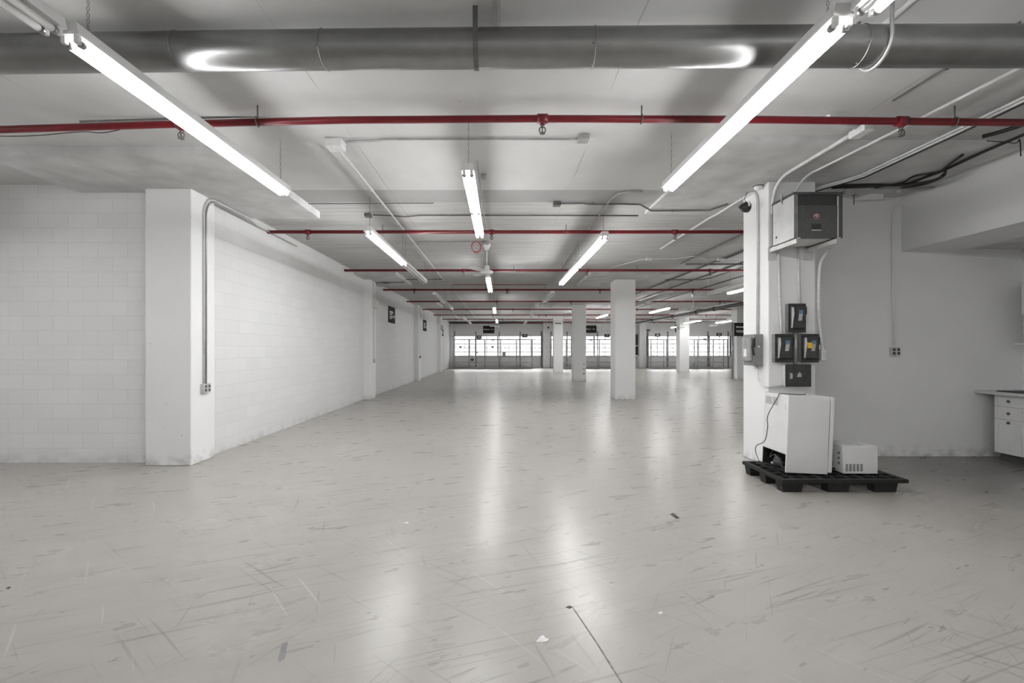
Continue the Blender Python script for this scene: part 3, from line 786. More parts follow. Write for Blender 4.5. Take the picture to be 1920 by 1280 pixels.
# ------------------------------------------------------------------ racks by the windows
RY = 35.0; RD = .62
def rack(xs, label, shelves=(2.24, 1.67, .90, .46, .07)):
    root = thing('shelving_rack', label, 'shelving', ((xs[0] + xs[-1]) / 2, RY, 0), 'steel racks along the window wall')
    for x in xs:
        for yy in (RY, RY + RD):
            B().box(x - .036, x + .036, yy - .03, yy + .03, 0, shelves[0] + .03).build('upright', 'rack', root)
    for x0, x1 in zip(xs, xs[1:]):
        for i, z in enumerate(shelves):
            for yy in (RY, RY + RD):
                h = .018 if i < 2 else .03
                B().box(x0 + .036, x1 - .036, yy - .015, yy + .015, z - h, z + h).build('beam', 'rack', root)
            if i >= 2: B().box(x0 + .036, x1 - .036, RY + .015, RY + RD - .015, z - .012, z + .01).build('shelf', 'rack', root)
    return root
rack([fx(p, RY) for p in (850.5, 879.2, 909, 938.8, 968.6, 998)], 'grey steel rack in front of the left window bay')
rack([3.84 + 1.23 * k for k in range(6)], 'grey steel rack in front of the middle window bay, behind the pillars')
rack([fx(p, RY) for p in (1220.6, 1249.9, 1279, 1308.2, 1337.3, 1364)], 'pale steel rack in front of the right window bay')
for i, px in enumerate((852.4, 892.4, 936, 975.4, 1015, 1033, 1063.3, 1120.6, 1214.8, 1252.3, 1290.4, 1327.4, 1365.5)):
    x = fx(px, FAR - .1)
    b = 'left' if i < 5 else ('middle' if i < 8 else 'right')
    ordn = ['first', 'second', 'third', 'fourth', 'fifth']
    k = i if i < 5 else (i - 5 if i < 8 else i - 8)
    solo('window_post', B().box(x - .035, x + .035, FAR - .13, FAR - .06, 0, P(0, 621.5, FAR)[2]), 'window_frame',
         '%s thin dark upright post from the left, standing in front of the %s window bay' % (ordn[k], b), 'post', 'dark posts at the windows')
for i, (px0, px1, py0, py1, lab) in enumerate((
        (861, 865.5, 648.8, 652, 'small paper tag at the left end of the left rack, window height'),
        (922, 926.5, 636, 638.6, 'small paper tag at the top of the left rack'),
        (921.3, 926, 648.6, 652, 'small paper tag mid-height in the left rack, third section'),
        (892.5, 896, 658.7, 661.8, 'small paper tag low in the window, on the second window post'),
        (921.2, 926.8, 669, 672.8, 'white paper tag on the shelf edge of the left rack'),
        (861, 866, 679.2, 683, 'white paper tag on the lowest beam of the left rack'),
        (1105.8, 1111, 635.5, 638.6, 'small paper tag at the top of the middle rack'),
        (1318.5, 1325, 634.3, 638, 'dark paper tag at the top of the right rack'))):
    a, b = P(px0, py1, RY - .02), P(px1, py0, RY - .02)
    solo('paper_tag', B().box(a[0], b[0], RY - .034, RY - .014, a[2], b[2]), 'paper_grey' if i < 4 or i > 5 else 'paper', lab, 'tag', 'paper tags on the racks')
a, b = P(942, 668.2, RY + .2), P(948, 660, RY + .2)
solo('cardboard_box', B().box(a[0], b[0], RY + .1, RY + .4, .933, b[2], .006), 'paper_grey', 'grey box standing on the left rack against the window', 'box')
c = P(885.3, 674, RY - .025)
solo('diamond_placard', B().poly([(c[0] - .15, c[1], c[2]), (c[0], c[1], c[2] - .13), (c[0] + .15, c[1], c[2]), (c[0], c[1], c[2] + .1)], (0, .01, 0)), 'black', 'black diamond shaped placard hanging on the left rack', 'sign')
a, b = P(1191, 666, FAR - .05), P(1198.6, 626.5, FAR - .05)
rt = thing('wall_cabinet', 'dark tall wall panel with a white bar, right of the tall middle pillar', 'panel', ((a[0] + b[0]) / 2, FAR - .1, a[2]))
B().box(a[0] - .5, b[0], FAR - .14, FAR, a[2], b[2], .01).build('panel', 'dark_grey', rt)
zz = P(0, 648, FAR)[2]; B().box(a[0] - .5, b[0] - .03, FAR - .17, FAR - .14, zz - .04, zz + .04).build('bar', 'white_metal', rt)
B().box(a[0] - .3, b[0] - .06, FAR - .16, FAR - .14, a[2] + .06, zz - .09).build('screen', 'slot', rt)
for px, py, lab in ((1028.3, 614, 'black camera on the pier between left and middle window bays'),):
    c = P(px, py, FAR - .55)
    rt = thing('security_camera', lab, 'camera', c)
    B().lathe(c, [(.05, .05), (.075, .0), (.06, -.06), (.03, -.08)], 'Y', 14).build('housing', 'black', rt)
a, b = P(1212.5, 620.5, FAR - .1), P(1218.5, 617.5, FAR - .1)
solo('exit_box', B().box(a[0], b[0], FAR - .2, FAR, a[2], b[2], .01), 'dark_grey', 'small dark box on the wall above the left end of the right window bay', 'box')

# ------------------------------------------------------------------ pipes on the right far side
def iron_pipe():
    root = thing('black_pipe', 'thick black pipe slanting across the view toward the switch-box pillar', 'pipe', (10.1, 24, 3.38))
    B().tube([(10.1, 8.0, 3.40), (10.1, 34.6, 3.40)], .075, 14).build('pipe', 'darkpipe', root)
    for yy in (17.5, 21.6, 23.6, 26.8, 30.4): B().cyl((10.1, yy - .09, 3.40), (10.1, yy + .09, 3.40), .10, 14).build('coupling', 'darkpipe', root)
    for yy in (13.5, 20.5, 27.5): B().cyl((10.1, yy, 3.47), (10.1, yy, CEIL), .01, 6).build('hanger', 'strap', root)
iron_pipe()
conduit([(10.35, 9, CZ - .1), (10.4, 33, CZ - .1)], .03, 'conduit_white', 'white pipe running beside the thick black pipe')
conduit([(4.5, 6.6, CZ), (4.5, 11.4, CZ)], .016, 'conduit_dark', 'dark conduit along the ceiling left of the switch-box pillar, nearest of several')
conduit([(5.25, 7, CZ), (5.25, 12.6, CZ), (5.25, 19.5, CZ)], .018, 'conduit_dark', 'dark conduit along the ceiling beside the lit light near the switch-box pillar, second of several')
conduit([(5.33, 7, CZ), (5.33, 11.2, CZ)], .014, 'conduit_dark', 'dark conduit paired close beside another on the ceiling, left of the switch-box pillar')
conduit([(5.98, 8, CZ), (5.98, 15.4, CZ), (5.98, 22, CZ)], .018, 'conduit_dark', 'dark conduit along the ceiling, third of several left of the switch-box pillar')
conduit([(6.33, 9, CZ), (6.33, 13.7, CZ), (6.2, 14.1, CZ), (4.7, 14.1, CZ)], .013, 'conduit_dark', 'dark conduit that turns sideways on the ceiling beyond the tall middle pillar')
conduit([(7.1, 9, CZ), (7.1, 24, CZ)], .016, 'conduit_dark', 'dark conduit along the ceiling, farthest right of several by the switch-box pillar')
conduit([(8.2, 10, CZ), (8.2, 30, CZ)], .014, 'conduit', 'grey conduit along the ceiling right of the second ceiling fan')
conduit([(2.9, 12.0, CZ), (3.35, 10.9, CZ), (3.5, 10.8, CZ), (4.15, 10.8, CZ), (4.4, 10.55, CZ), (4.65, 10.55, CZ), (4.9, 10.85, CZ), (5.2, 10.8, CZ)], .011, 'conduit_white',
        'pale zigzag conduit across the ceiling behind the second red pipe', [((5.22, 10.8, CEIL - .034), (.09, .06, .03)), ((3.5, 10.8, CEIL - .034), (.06, .06, .03))])
conduit([(4.6, 11.35, CZ - .03), (7.2, 11.35, CZ - .03)], .022, 'conduit_dark', 'dark conduit across the ceiling just before the third red pipe at right')
conduit([(1.9, 16.6, CZ), (9, 16.6, CZ)], .010, 'conduit_white', 'thin pale conduit across the ceiling over the tall middle pillar')
conduit([P(1373, 604, 22.75), P(1373, 710.2, 22.75)], .04, 'conduit', 'grey pipe down the left edge of the pillar with the dark sign')
conduit([(-2.0, 22.6, CZ), (-2.0, 30.0, CZ)], .011, 'conduit', 'thin conduit above the distant unlit lights on the left')
# pale duct boxes at far right near the ceiling
conduit([(12.6, 20, CZ - .2), (16.5, 20, CZ - .2)], .05, 'conduit_white', 'pale pipe crossing high up above the right window bay')

# ------------------------------------------------------------------ ceiling fans
def make_fan(label, loc, rot):
    root = thing('ceiling_fan', label, 'fan', loc, 'white ceiling fans'); x, y, z = loc
    B().lathe((x, y, z), [(.035, -.12), (.075, -.03), (.08, 0)], 'Z', 20).build('canopy', 'white_metal', root)
    B().cyl((x, y, z - .10), (x, y, z - .47), .014, 12).build('downrod', 'white_metal', root)
    B().lathe((x, y, z - .6), [(.06, -.02), (.12, 0), (.135, .025), (.12, .05), (.062, .055), (.055, .15), (.04, .16)], 'Z', 24).build('motor', 'white_metal', root)
    for k in range(3):
        b = B(); a = R(-122 + 120 * k)
        d = Vector((math.cos(a), math.sin(a), 0)); n = Vector((-d.y, d.x, 0))
        prof = [(.10, .02), (.16, .035), (.22, .06), (.42, .07), (.56, .062), (.60, .03)]
        lo, hi = [], []
        for s_, w in prof:
            c = Vector((x, y, z - .57)) + d * s_
            tilt = Vector((0, 0, .18)) 
            lo.append((c - n * w - tilt * w, c + n * w + tilt * w))
        for (a0, b0), (a1, b1) in zip(lo, lo[1:]):
            t = Vector((0, 0, .005)); b.hexa([a0, b0, b1, a1], [a0 + t, b0 + t, b1 + t, a1 + t])
        b.build('blade', 'white_metal', root)
    root.rotation_euler = (0, 0, rot)
    return root
f0 = make_fan('white three-blade ceiling fan hanging in the middle behind the red coil', (-.30, 9.42, CEIL), 0)
dup(f0, (7.64, 18.1, CEIL), R(20), 'white ceiling fan right of the tall middle pillar')
dup(f0, (-.22, 32.0, CEIL), R(70), 'distant white ceiling fan beside the black sign over the left window bay')
dup(f0, (6.95, 30.6, CEIL), R(35), 'distant white ceiling fan just left of the tall middle pillar, over the middle bay')
dup(f0, (14.9, 31.5, CEIL), R(10), 'distant white ceiling fan in front of the right window bay')
rc = B()
for i in range(4): rc.ring(P(892 + .6 * i, 462 + .5 * i, 9.0 + .01 * i), (.15 * (i - 1.5), 1, .1 * (i % 2)), .088 + .003 * i, .0035, 28, 5, sy=1.15)
c = P(892, 452, 9.0); rc.cyl(P(892, 453, 9.0), (c[0], 9.12, CZ), .003, 5)
solo('wire_coil', rc, 'redwire', 'coil of red wire hanging below the ceiling beside the fan mount', 'coil')
c = P(953.5, 549.5, 17.0)
rt = thing('pendant_sensor', 'small pale cone hanging from the ceiling right of the central lights', 'sensor', c)
B().lathe(c, [(.12, -.02), (.09, .02), (.03, .05)], 'Z', 16).build('shade', 'beige', rt); B().cyl((c[0], c[1], c[2] + .04), (c[0], c[1], CEIL), .012, 8).build('stem', 'beige', rt)

# ------------------------------------------------------------------ transformer and switchgear on the right pillar
TX0, TX1, TY0, TY1, TZ0, TZ1 = 3.40, 3.965, 5.29, 5.71, 2.785, 3.325
T = thing('electrical_transformer', 'grey box transformer with mesh vent and round emblem high on the right pillar', 'transformer', (3.68, 5.5, TZ0))
b = B()
b.box(TX0, TX0 + .012, TY0, TY1, TZ0, TZ1 - .03).box(TX1 - .012, TX1, TY0, TY1, TZ0, TZ1 - .03).box(TX0, TX1, TY1 - .012, TY1, TZ0, TZ1 - .03)
b.box(TX0 + .012, TX1 - .012, TY0 + .03, TY1 - .012, TZ0, TZ0 + .012)
b.build('body', 'light_grey', T)
B().hexa([(TX0 - .012, TY0 - .01, TZ1 - .032), (TX1 + .012, TY0 - .01, TZ1 - .032), (TX1 + .012, TY1, TZ1 - .032), (TX0 - .012, TY1, TZ1 - .032)],
         [(TX0, TY0, TZ1), (TX1, TY0, TZ1), (TX1, TY1, TZ1), (TX0, TY1, TZ1)]).build('top_cover', 'dark_grey', T)
B().box(TX0 + .001, TX0 + .045, TY0 - .004, TY0 + .02, TZ0, TZ1 - .032).build('corner_strip', 'mid_grey', T)
B().box(TX1 - .05, TX1 - .001, TY0 - .004, TY0 + .02, TZ0, TZ1 - .032).build('corner_strip', 'dark_grey', T)
B().box(TX1 - .056, TX1 - .05, TY0 - .008, TY0 + .01, TZ0, TZ1 - .05).build('edge_lip', 'light_grey', T)
B().box(TX0 + .045, TX1 - .05, TY0 + .004, TY0 + .018, TZ0, TZ1 - .155).build('front_panel', 'panel_grey', T)
B().box(TX0 + .045, TX1 - .05, TY0 + .02, TY0 + .03, TZ1 - .16, TZ1 - .03).build('vent_mesh', 'grille', T)
ex, ez = P(1531, 0, TY0)[0], P(0, 405.5, TY0)[2]
e = B().lathe((ex, TY0 + .003, ez), [(.034, .002), (.034, -.003)], 'Y', 24).build('emblem', 'dark_grey', T)
em = B().ring((ex, TY0 - .001, ez), (0, 1, 0), .032, .002, 24, 5).build('emblem_rim', 'pink', e)
def emblem_text(txt, size, dx, dz, st=1):
    o = text_part(txt, size, (ex + dx, TY0 - .002, ez + dz), T, 'pink', 'lettering', stretch=st); o.parent = e; return o
emblem_text('M', .034, -.018, .004); emblem_text('T', .062, .0, -.002, .9); emblem_text('C', .034, .019, .002)
lx, lz = ex, P(0, 425, TY0)[2]
B().box(lx - .055, lx + .055, TY0 - .001, TY0 + .005, lz - .032, lz + .035).build('name_plate', 'slot', T)
B().box(lx - .055, lx + .055, TY0 - .003, TY0 + .004, lz - .043, lz - .034).build('name_plate_edge', 'light_grey', T)
B().box(TX0 - .006, TX0, 5.50, 5.53, TZ1 - .08, TZ1 + .035).box(TX0 - .02, TX0, 5.50, 5.505, TZ1 - .07, TZ1 + .05).build('lifting_tab', 'light_grey', T)
B().lathe((TX0 - .004, 5.62, TZ0 + .09), [(.012, -.004), (.012, .004)], 'X', 10).build('knockout', 'slot', T)
for nm, x0, xw in (('left', 3.395, .05), ('right', 3.86, .05)):
    br = B()
    br.hexa([(x0, 5.24, TZ0 - .012), (x0 + xw, 5.24, TZ0 - .012), (x0 + xw, 5.766, TZ0 - .012), (x0, 5.766, TZ0 - .012)],
            [(x0, 5.24, TZ0), (x0 + xw, 5.24, TZ0), (x0 + xw, 5.766, TZ0), (x0, 5.766, TZ0)])
    br.poly([(x0, 5.24, TZ0 - .065), (x0, 5.24, TZ0), (x0, 5.766, TZ0), (x0, 5.766, TZ0 - .065)], (.008, 0, 0))
    br.box(x0 - .02, x0 + xw + .03, 5.756, 5.768, TZ0 - .16, TZ0)
    br.build('bracket', 'light_grey', T)
B().tube(smooth([(3.41, 5.62, TZ0 - .02), (3.45, 5.58, TZ0 - .03), (3.47, 5.52, TZ0 - .02), (3.44, 5.5, TZ0)], 4), .012, 8).build('flex_whip', 'conduit_white', T)

yc = 5.745
conduit([P(1459.5, 470, yc), P(1462, 570, yc), P(1464, 600, yc), P(1466.5, 626, yc)], .015, 'conduit_white', 'white conduit from the transformer down to the left dark switch box', [], [(P(1462, 555, yc), (0, 0, 1))])
conduit([P(1497, 462, yc), P(1497.5, 520, yc), P(1500, 569, yc)], .013, 'conduit_white', 'white conduit from the transformer down to the upper dark switch box')
conduit(smooth([P(1557, 466, 5.62), P(1544, 482, 5.7), P(1537, 503, 5.74), P(1535, 560, 5.745), P(1536, 600, 5.745), P(1541, 645, 5.745), P(1543, 655, 5.745)], 4), .019, 'conduit_white',
        'thick white conduit curving from the transformer down past the right switch box', [], [(P(1535, 558, 5.745), (0, 0, 1)), (P(1536.5, 595, 5.745), (0, 0, 1))])
solo('conduit_fitting', B().box(*sorted((P(1537, 0, 5.74)[0], P(1547, 0, 5.74)[0])), 5.70, 5.768, P(0, 676, 5.74)[2], P(0, 654, 5.74)[2], .012), 'conduit_white', 'pale fitting at the foot of the thick conduit beside the right switch box', 'fitting')
conduit([P(1491.5, 622, 5.74), P(1491.5, 684, 5.74)], .022, 'conduit', 'short grey conduit between the lower two dark switch boxes')

def switch_box(px0, px1, py0, py1, label, Yf=5.69, Yb=5.77, sticker=False, handle='left'):
    a, b_ = P(px0, py1, Yf), P(px1, py0, Yf); x0, x1, z0, z1 = a[0], b_[0], a[2], b_[2]
    root = thing('safety_switch', label, 'switch box', ((x0 + x1) / 2, Yb, z0), 'dark switch boxes on the right pillar')
    B().box(x0, x1, Yf + .012, Yb - .002, z0, z1, .004).build('enclosure', 'mid_grey', root)
    w, h = x1 - x0, z1 - z0
    B().box(x0 - .002, x1 + .002, Yf + .004, Yf + .016, z0 - .002, z1 + .002, .004).build('door', 'switch_dark', root)
    B().box(x0 + w * .05, x1 - w * .08, Yf - .028, Yf + .006, z0 + h * .11, z1 - h * .07, .022, 3).build('raised_cover', 'switch_dark', root)
    q = B()  # pale shape painting a highlight on the left of the cover
    q.poly([(x0 + w * .075, Yf - .03, z0 + h * .15), (x0 + w * .12, Yf - .03, z0 + h * .15), (x0 + w * .24, Yf - .03, z0 + h * .66), (x0 + w * .2, Yf - .03, z0 + h * .88), (x0 + w * .1, Yf - .03, z0 + h * .86)], (0, .004, 0))
    q.build('painted_highlight', 'light_grey', root)
    B().box(x0 + w * .5, x0 + w * .74, Yf - .031, Yf - .027, z0 + h * .64, z0 + h * .77).build('blue_label', 'blue', root)
    B().hexa([(x0 + w * .46, Yf - .031, z0 + h * .4), (x0 + w * .66, Yf - .031, z0 + h * .4), (x0 + w * .66, Yf - .027, z0 + h * .4), (x0 + w * .46, Yf - .027, z0 + h * .4)],
             [(x0 + w * .5, Yf - .031, z0 + h * .64), (x0 + w * .72, Yf - .031, z0 + h * .64), (x0 + w * .72, Yf - .027, z0 + h * .64), (x0 + w * .5, Yf - .027, z0 + h * .64)]).build('pale_label', 'paper_grey', root)
    if sticker: B().box(x0 + w * .26, x0 + w * .5, Yf - .033, Yf - .027, z0 + h * .5, z0 + h * .7).build('yellow_sticker', 'yellow', root)
    B().box(x1, x1 + .018, Yf + .01, Yf + .03, z0 + h * .62, z1 - h * .1, .004).build('handle', 'black', root)
switch_box(1479, 1511.5, 569, 622.6, 'dark switch box at the top of the cluster on the right pillar')
switch_box(1454, 1487.6, 626, 679, 'dark switch box on the left of the lower pair')
switch_box(1503, 1536, 626, 679, 'dark switch box with a yellow sticker, right of the lower pair', sticker=True)
a, b_ = P(1473, 724.5, 5.68), P(1520.6, 683, 5.68)
rt = thing('junction_box', 'flat dark box with torn labels below the switch boxes, above the white fridge', 'box', ((a[0] + b_[0]) / 2, 5.77, a[2]))
B().box(a[0], b_[0], 5.685, 5.768, a[2], b_[2], .003).build('box', 'light_grey', rt)
B().box(a[0] - .002, b_[0] + .002, 5.677, 5.686, a[2] - .002, b_[2] + .002, .002).build('cover', 'switch_dark', rt)
def pq(px, py): return P(px, py, 5.676)
B().poly([pq(1481, 710), pq(1486, 710), pq(1486.5, 704), pq(1485.5, 699), pq(1481, 699)], (0, -.001, 0)).build('torn_label', 'paper_grey', rt)
B().poly([pq(1494, 706.5), pq(1503, 706.5), pq(1503, 701), pq(1499, 696.5), pq(1496, 701)], (0, -.001, 0)).build('torn_label', 'paper_grey', rt)
# switch on the pillar's left face
cx = 3.385
rt = thing('safety_switch', 'light grey switch box with a black handle on the left side of the right pillar', 'switch box', (cx, 5.95, 1.28), 'switch boxes on the right pillar')
B().box(3.275, cx - .002, 5.88, 6.12, 1.285, 1.69, .004).build('enclosure', 'mid_grey', rt)
B().box(3.262, 3.276, 5.875, 6.125, 1.283, 1.692, .004).build('door', 'mid_grey', rt)
B().box(3.222, 3.266, 5.90, 6.11, 1.34, 1.655, .02, 3).build('raised_cover', 'switch_grey', rt)
B().box(3.219, 3.223, 5.98, 6.05, 1.40, 1.50).build('pale_label', 'paper', rt)
B().box(3.25, 3.275, 5.862, 5.882, 1.52, 1.64, .006).tube([(3.25, 5.87, 1.62), (3.232, 5.86, 1.52), (3.25, 5.86, 1.42)], .014, 8).build('handle', 'black', rt)
B().lathe((3.325, 5.879, 1.53), [(.013, -.003), (.013, .003)], 'Y', 10).build('knockout', 'paper', rt)
conduit([(3.365, 5.98, 1.69), (3.368, 5.98, 3.3)] + arc((3.368, 5.98, 3.4), (3.368, 5.98, NZ), (3.365, 6.15, NZ)) + [(3.36, 7.1, NZ), (3.36, 7.3, CZ - .03), (3.36, 9.6, CZ - .03)], .016, 'conduit_white',
        'white conduit from the side switch box up the right pillar and along the ceiling', [], [((3.368, 5.98, 2.9), (0, 0, 1))])
conduit([(3.34, 5.94, 1.285), (3.345, 5.93, 1.18)] + arc((3.345, 5.93, 1.15), (3.345, 5.91, 1.02), (3.36, 5.74, 1.02)) + arc((3.36, 5.74, 1.02), (3.37, 5.735, 1.02), (3.42, 5.735, 1.03)) + [(3.55, 5.735, 1.04)], .012, 'conduit_white',
        'thin white conduit looping from the side switch box round the pillar corner')
# black camera hanging at the pillar top
c = P(1395.5, 389, 5.98)
c = (3.235, 6.02, 3.375)
rt = thing('security_camera', 'round black device dangling on a cord near the top of the right pillar', 'camera', c)
B().lathe((c[0], c[1], c[2]), [(.022, -.075), (.040, -.06), (.050, -.03), (.066, -.022), (.070, .03), (.055, .045)], 'X', 20).build('housing', 'black', rt)
B().lathe((c[0], c[1], c[2]), [(.014, -.095), (.022, -.075)], 'X', 14).build('lens', 'knob', rt)
B().tube(smooth([(c[0] + .01, c[1] - .02, c[2] + .05), (c[0] - .02, c[1] - .01, c[2] + .10), (c[0] + .02, c[1] + .0, NRD - .04)], 5), .004, 6).build('cord', 'blackcable', rt)
B().box(c[0] - .005, c[0] + .02, c[1] - .07, c[1] - .045, c[2] - .005, c[2] + .06).build('bracket', 'white_metal', rt)
c = P(1412, 360, 5.9)
rt = thing('ceiling_sensor', 'small white dome fixed at the top corner of the right pillar', 'sensor', (3.33, 5.93, NRD - .05))
B().lathe((3.33, 5.90, NRD), [(.02, -.06), (.045, -.045), (.055, -.012), (.055, 0)], 'Z', 18).build('dome', 'white_metal', rt)
B().ring((3.33, 5.90, NRD - .014), (0, 0, 1), .055, .006, 18, 5).build('rim', 'black', rt)

# ------------------------------------------------------------------ pallet, fridge, microwave
PX0, PX1, PY0, PY1, PZ = 2.92, 4.235, 4.725, 5.52, .144
rt = thing('plastic_pallet', 'black plastic pallet on the floor carrying the white fridge and microwave', 'pallet', ((PX0 + PX1) / 2, (PY0 + PY1) / 2, 0))
d = B()
t = .05
d.box(PX0, PX1, PY0, PY0 + t, PZ - .04, PZ, .006).box(PX0, PX1, PY1 - t, PY1, PZ - .04, PZ, .006)
d.box(PX0, PX0 + t, PY0 + t, PY1 - t, PZ - .04, PZ, .006).box(PX1 - t, PX1, PY0 + t, PY1 - t, PZ - .04, PZ, .006)
nx, ny = 9, 6
for i in range(1, nx):
    x = PX0 + (PX1 - PX0) * i / nx; w = .02 if i % 3 else .035
    d.box(x - w / 2, x + w / 2, PY0 + t, PY1 - t, PZ - .03, PZ - .002)
for j in range(1, ny):
    y = PY0 + (PY1 - PY0) * j / ny; w = .02 if j % 2 else .035
    d.box(PX0 + t, PX1 - t, y - w / 2, y + w / 2, PZ - .03, PZ - .001)
d.build('deck', 'pallet', rt)
for i, (x0, x1) in enumerate(((2.935, 3.16), (3.41, 3.65), (3.90, 4.15))):
    for y0 in (4.755, 5.06, 5.37):
        y1 = y0 + .125; s = .014
        B().hexa([(x0 + s, y0 + s, 0), (x1 - s, y0 + s, 0), (x1 - s, y1 - s, 0), (x0 + s, y1 - s, 0)], [(x0, y0, PZ - .03), (x1, y0, PZ - .03), (x1, y1, PZ - .03), (x0, y1, PZ - .03)]).build('foot', 'pallet', rt)

fr = bpy.data.objects.new('mini_fridge', None); C.objects.link(fr); fr.empty_display_size = .1
fr['label'] = 'white under-counter fridge with its back turned, standing tilted on the pallet'; fr['category'] = 'fridge'
fr.location = (3.07, 4.915, .1665); fr.rotation_euler = (0, .043, 0)
W, D, H = .452, .455, .83
b = B()
b.box(0, W, 0, D, .19, H, .006); b.box(.15, W, .012, D - .012, .012, .19)
b.box(0, W, 0, .012, 0, .195); b.box(0, W, D - .012, D, 0, .195)
b.build('cabinet', 'appliance', fr)
B().box(W, W + .008, .012, D - .012, .02, H - .01).build('gasket', 'gasket', fr)
B().box(W + .008, W + .05, 0, D, .015, H, .008).build('door', 'appliance', fr)
B().box(.0, .15, .012, D - .012, .0, .008).box(.146, .15, .012, D - .012, .008, .188).box(.004, .146, D - .016, D - .012, .008, .188).box(.004, .146, .012, .016, .008, .188).box(.004, .146, .016, D - .016, .184, .189).build('compressor_tray', 'black', fr)
cp = B().lathe((.080, .23, .008), [(.06, 0), (.07, .02), (.072, .055), (.068, .06), (.066, .09), (.05, .118), (.02, .128)], 'Z', 22).build('compressor', 'black', fr)
B().ring((.080, .23, .066), (0, 0, 1), .072, .005, 24, 5).build('weld_rim', 'dark_grey', cp)
B().tube(smooth([(.05, .15, .06), (.02, .1, .03), (.03, .05, .05), (.09, .03, .04), (.1, .1, .02)], 5), .004, 6).tube(smooth([(.10, .26, .1), (.07, .33, .12), (.05, .38, .08), (.09, .40, .15)], 5), .004, 6).build('refrigerant_tube', 'copper', cp)
B().box(.008, .014, .25, .285, .03, .05).build('relay_label', 'paper_grey', cp)
B().box(-.001, .002, .30, .42, .70, .79).build('rating_label', 'paper_grey', fr); B().box(-.001, .002, .19, .285, .70, .79).build('rating_label', 'paper_grey', fr)
B().box(-.001, .002, .035, .06, .67, .73).build('yellowed_mark', 'beige', fr)
def fl(px, py, Y): 
    v = Vector(P(px, py, Y)) - Vector(fr.location); return Matrix.Rotation(-.043, 3, 'Y') @ v
cord = [(.42, .36, H + .005), (.30, .20, H + .006), (.12, .14, H + .007), (.0, .16, H + .008), (-.012, .17, H - .03)]
cord += [fl(1440, 778, 5.10), fl(1439.5, 800, 5.12), fl(1434, 826, 5.14), fl(1420, 834, 5.18), fl(1416.5, 842, 5.2), fl(1420, 856, 5.16), fl(1428, 868, 5.1)]
v = fl(1455, 880, 4.95); cord += [v, fl(1468, 887, 4.90)]
B().tube(smooth(cord, 6), .0042, 7).build('power_cord', 'blackcable', fr)

X0, X1, Yn, Yf_, Z0, Z1 = 3.70, 4.07, 4.92, 5.44, .152, .447
mw = thing('microwave_oven', 'white microwave oven on the pallet beside the fridge, vents toward the camera', 'microwave', ((X0 + X1) / 2, (Yn + Yf_) / 2, PZ))
B().box(X0, X1, Yn, Yf_, Z0, Z1, .004).build('casing', 'appliance', mw)
for xx in (X0 + .04, X1 - .04):
    for yy in (Yn + .05, Yf_ - .05): B().cyl((xx, yy, PZ - .001), (xx, yy, Z0 + .002), .014, 10).build('rubber_foot', 'black', mw)
g = B()
for i in range(5):
    xx = X0 + .022 + i * .0395
    for k in range(9):
        zz = Z0 + .028 + k * .0088; g.box(xx, xx + .026, Yn - .001, Yn + .003, zz, zz + .005)
g.build('vent_slots', 'slot', mw)
B().box(X0 - .001, X0 + .003, Yn + .16, Yn + .26, Z0 + .05, Z0 + .10).build('warning_label', 'orange', mw)
g = B()
for k in range(3): g.lathe((X0, Yn + .07, Z0 + .10 + .055 * k), [(.016, -.0015), (.016, .0015)], 'X', 12)
for k in range(5): g.box(X0 - .001, X0 + .002, Yn + .15, Yn + .33, Z0 + .135 + .022 * k, Z0 + .141 + .022 * k)
g.build('printed_markings', 'mid_grey', mw)
B().box(X0 - .001, X0 + .003, Yn + .12, Yf_ - .03, Z0 + .006, Z0 + .028).build('lower_slot', 'slot', mw)
g = B()
for i in range(3): g.ring((X0 + .15 + .01 * i, Yn + .22, Z1 + .006 + .006 * i), (0, .05 * i, 1), .07 + .012 * i, .0035, 24, 6, sx=1.7)
g.tube(smooth([(X0 + .25, Yn + .15, Z1 + .006), (X0 + .28, Yn + .09, Z1 + .01), (X0 + .22, Yn + .07, Z1 + .008)], 5), .004, 6)
g.box(X0 + .24, X0 + .28, Yn + .10, Yn + .125, Z1, Z1 + .02, .004)
g.build('power_cord', 'white_metal', mw)

# ------------------------------------------------------------------ kitchen corner at the right edge
CXF = 6.70
rt = thing('base_cabinet', 'white base cabinet with three drawers at the right edge of the photo', 'cabinet', (7.0, 5.8, 0))
B().box(CXF + .02, 7.298, 4.9, 6.19, .10, .885).build('carcass', 'cabinet', rt)
B().box(CXF + .07, 7.298, 4.9, 6.17, 0, .10).build('toe_kick', 'dark_grey', rt)
for (z0, z1, y0, y1) in ((.735, .88, 5.81, 6.185), (.565, .73, 5.81, 6.185), (.11, .56, 5.81, 6.185), (.735, .88, 4.905, 5.80), (.11, .73, 4.905, 5.80)):
    tall = z1 - z0 > .2
    dr = B().box(CXF, CXF + .02, y0, y1, z0, z1, .003).build('drawer' , 'cabinet', rt)
    m_ = .05 if tall else .038
    f = B()
    f.box(CXF - .004, CXF + .002, y0 + m_, y1 - m_, z0 + m_, z0 + m_ + .008).box(CXF - .004, CXF + .002, y0 + m_, y1 - m_, z1 - m_ - .008, z1 - m_)
    f.box(CXF - .004, CXF + .002, y0 + m_, y0 + m_ + .008, z0 + m_, z1 - m_).box(CXF - .004, CXF + .002, y1 - m_ - .008, y1 - m_, z0 + m_, z1 - m_)
    f.build('raised_moulding', 'cabinet', dr)
    zk = z1 - .035 if tall else (z0 + z1) / 2
    B().lathe((CXF, (y0 + y1) / 2, zk), [(.006, 0), (.006, -.014), (.019, -.02), (.016, -.028), (.006, -.031)], 'X', 14).build('knob', 'knob', dr)
solo('countertop', B().box(6.62, 7.298, 4.9, WY - .002, .886, .925, .005), 'counter', 'pale laminate countertop on the white drawers at right edge', 'countertop')
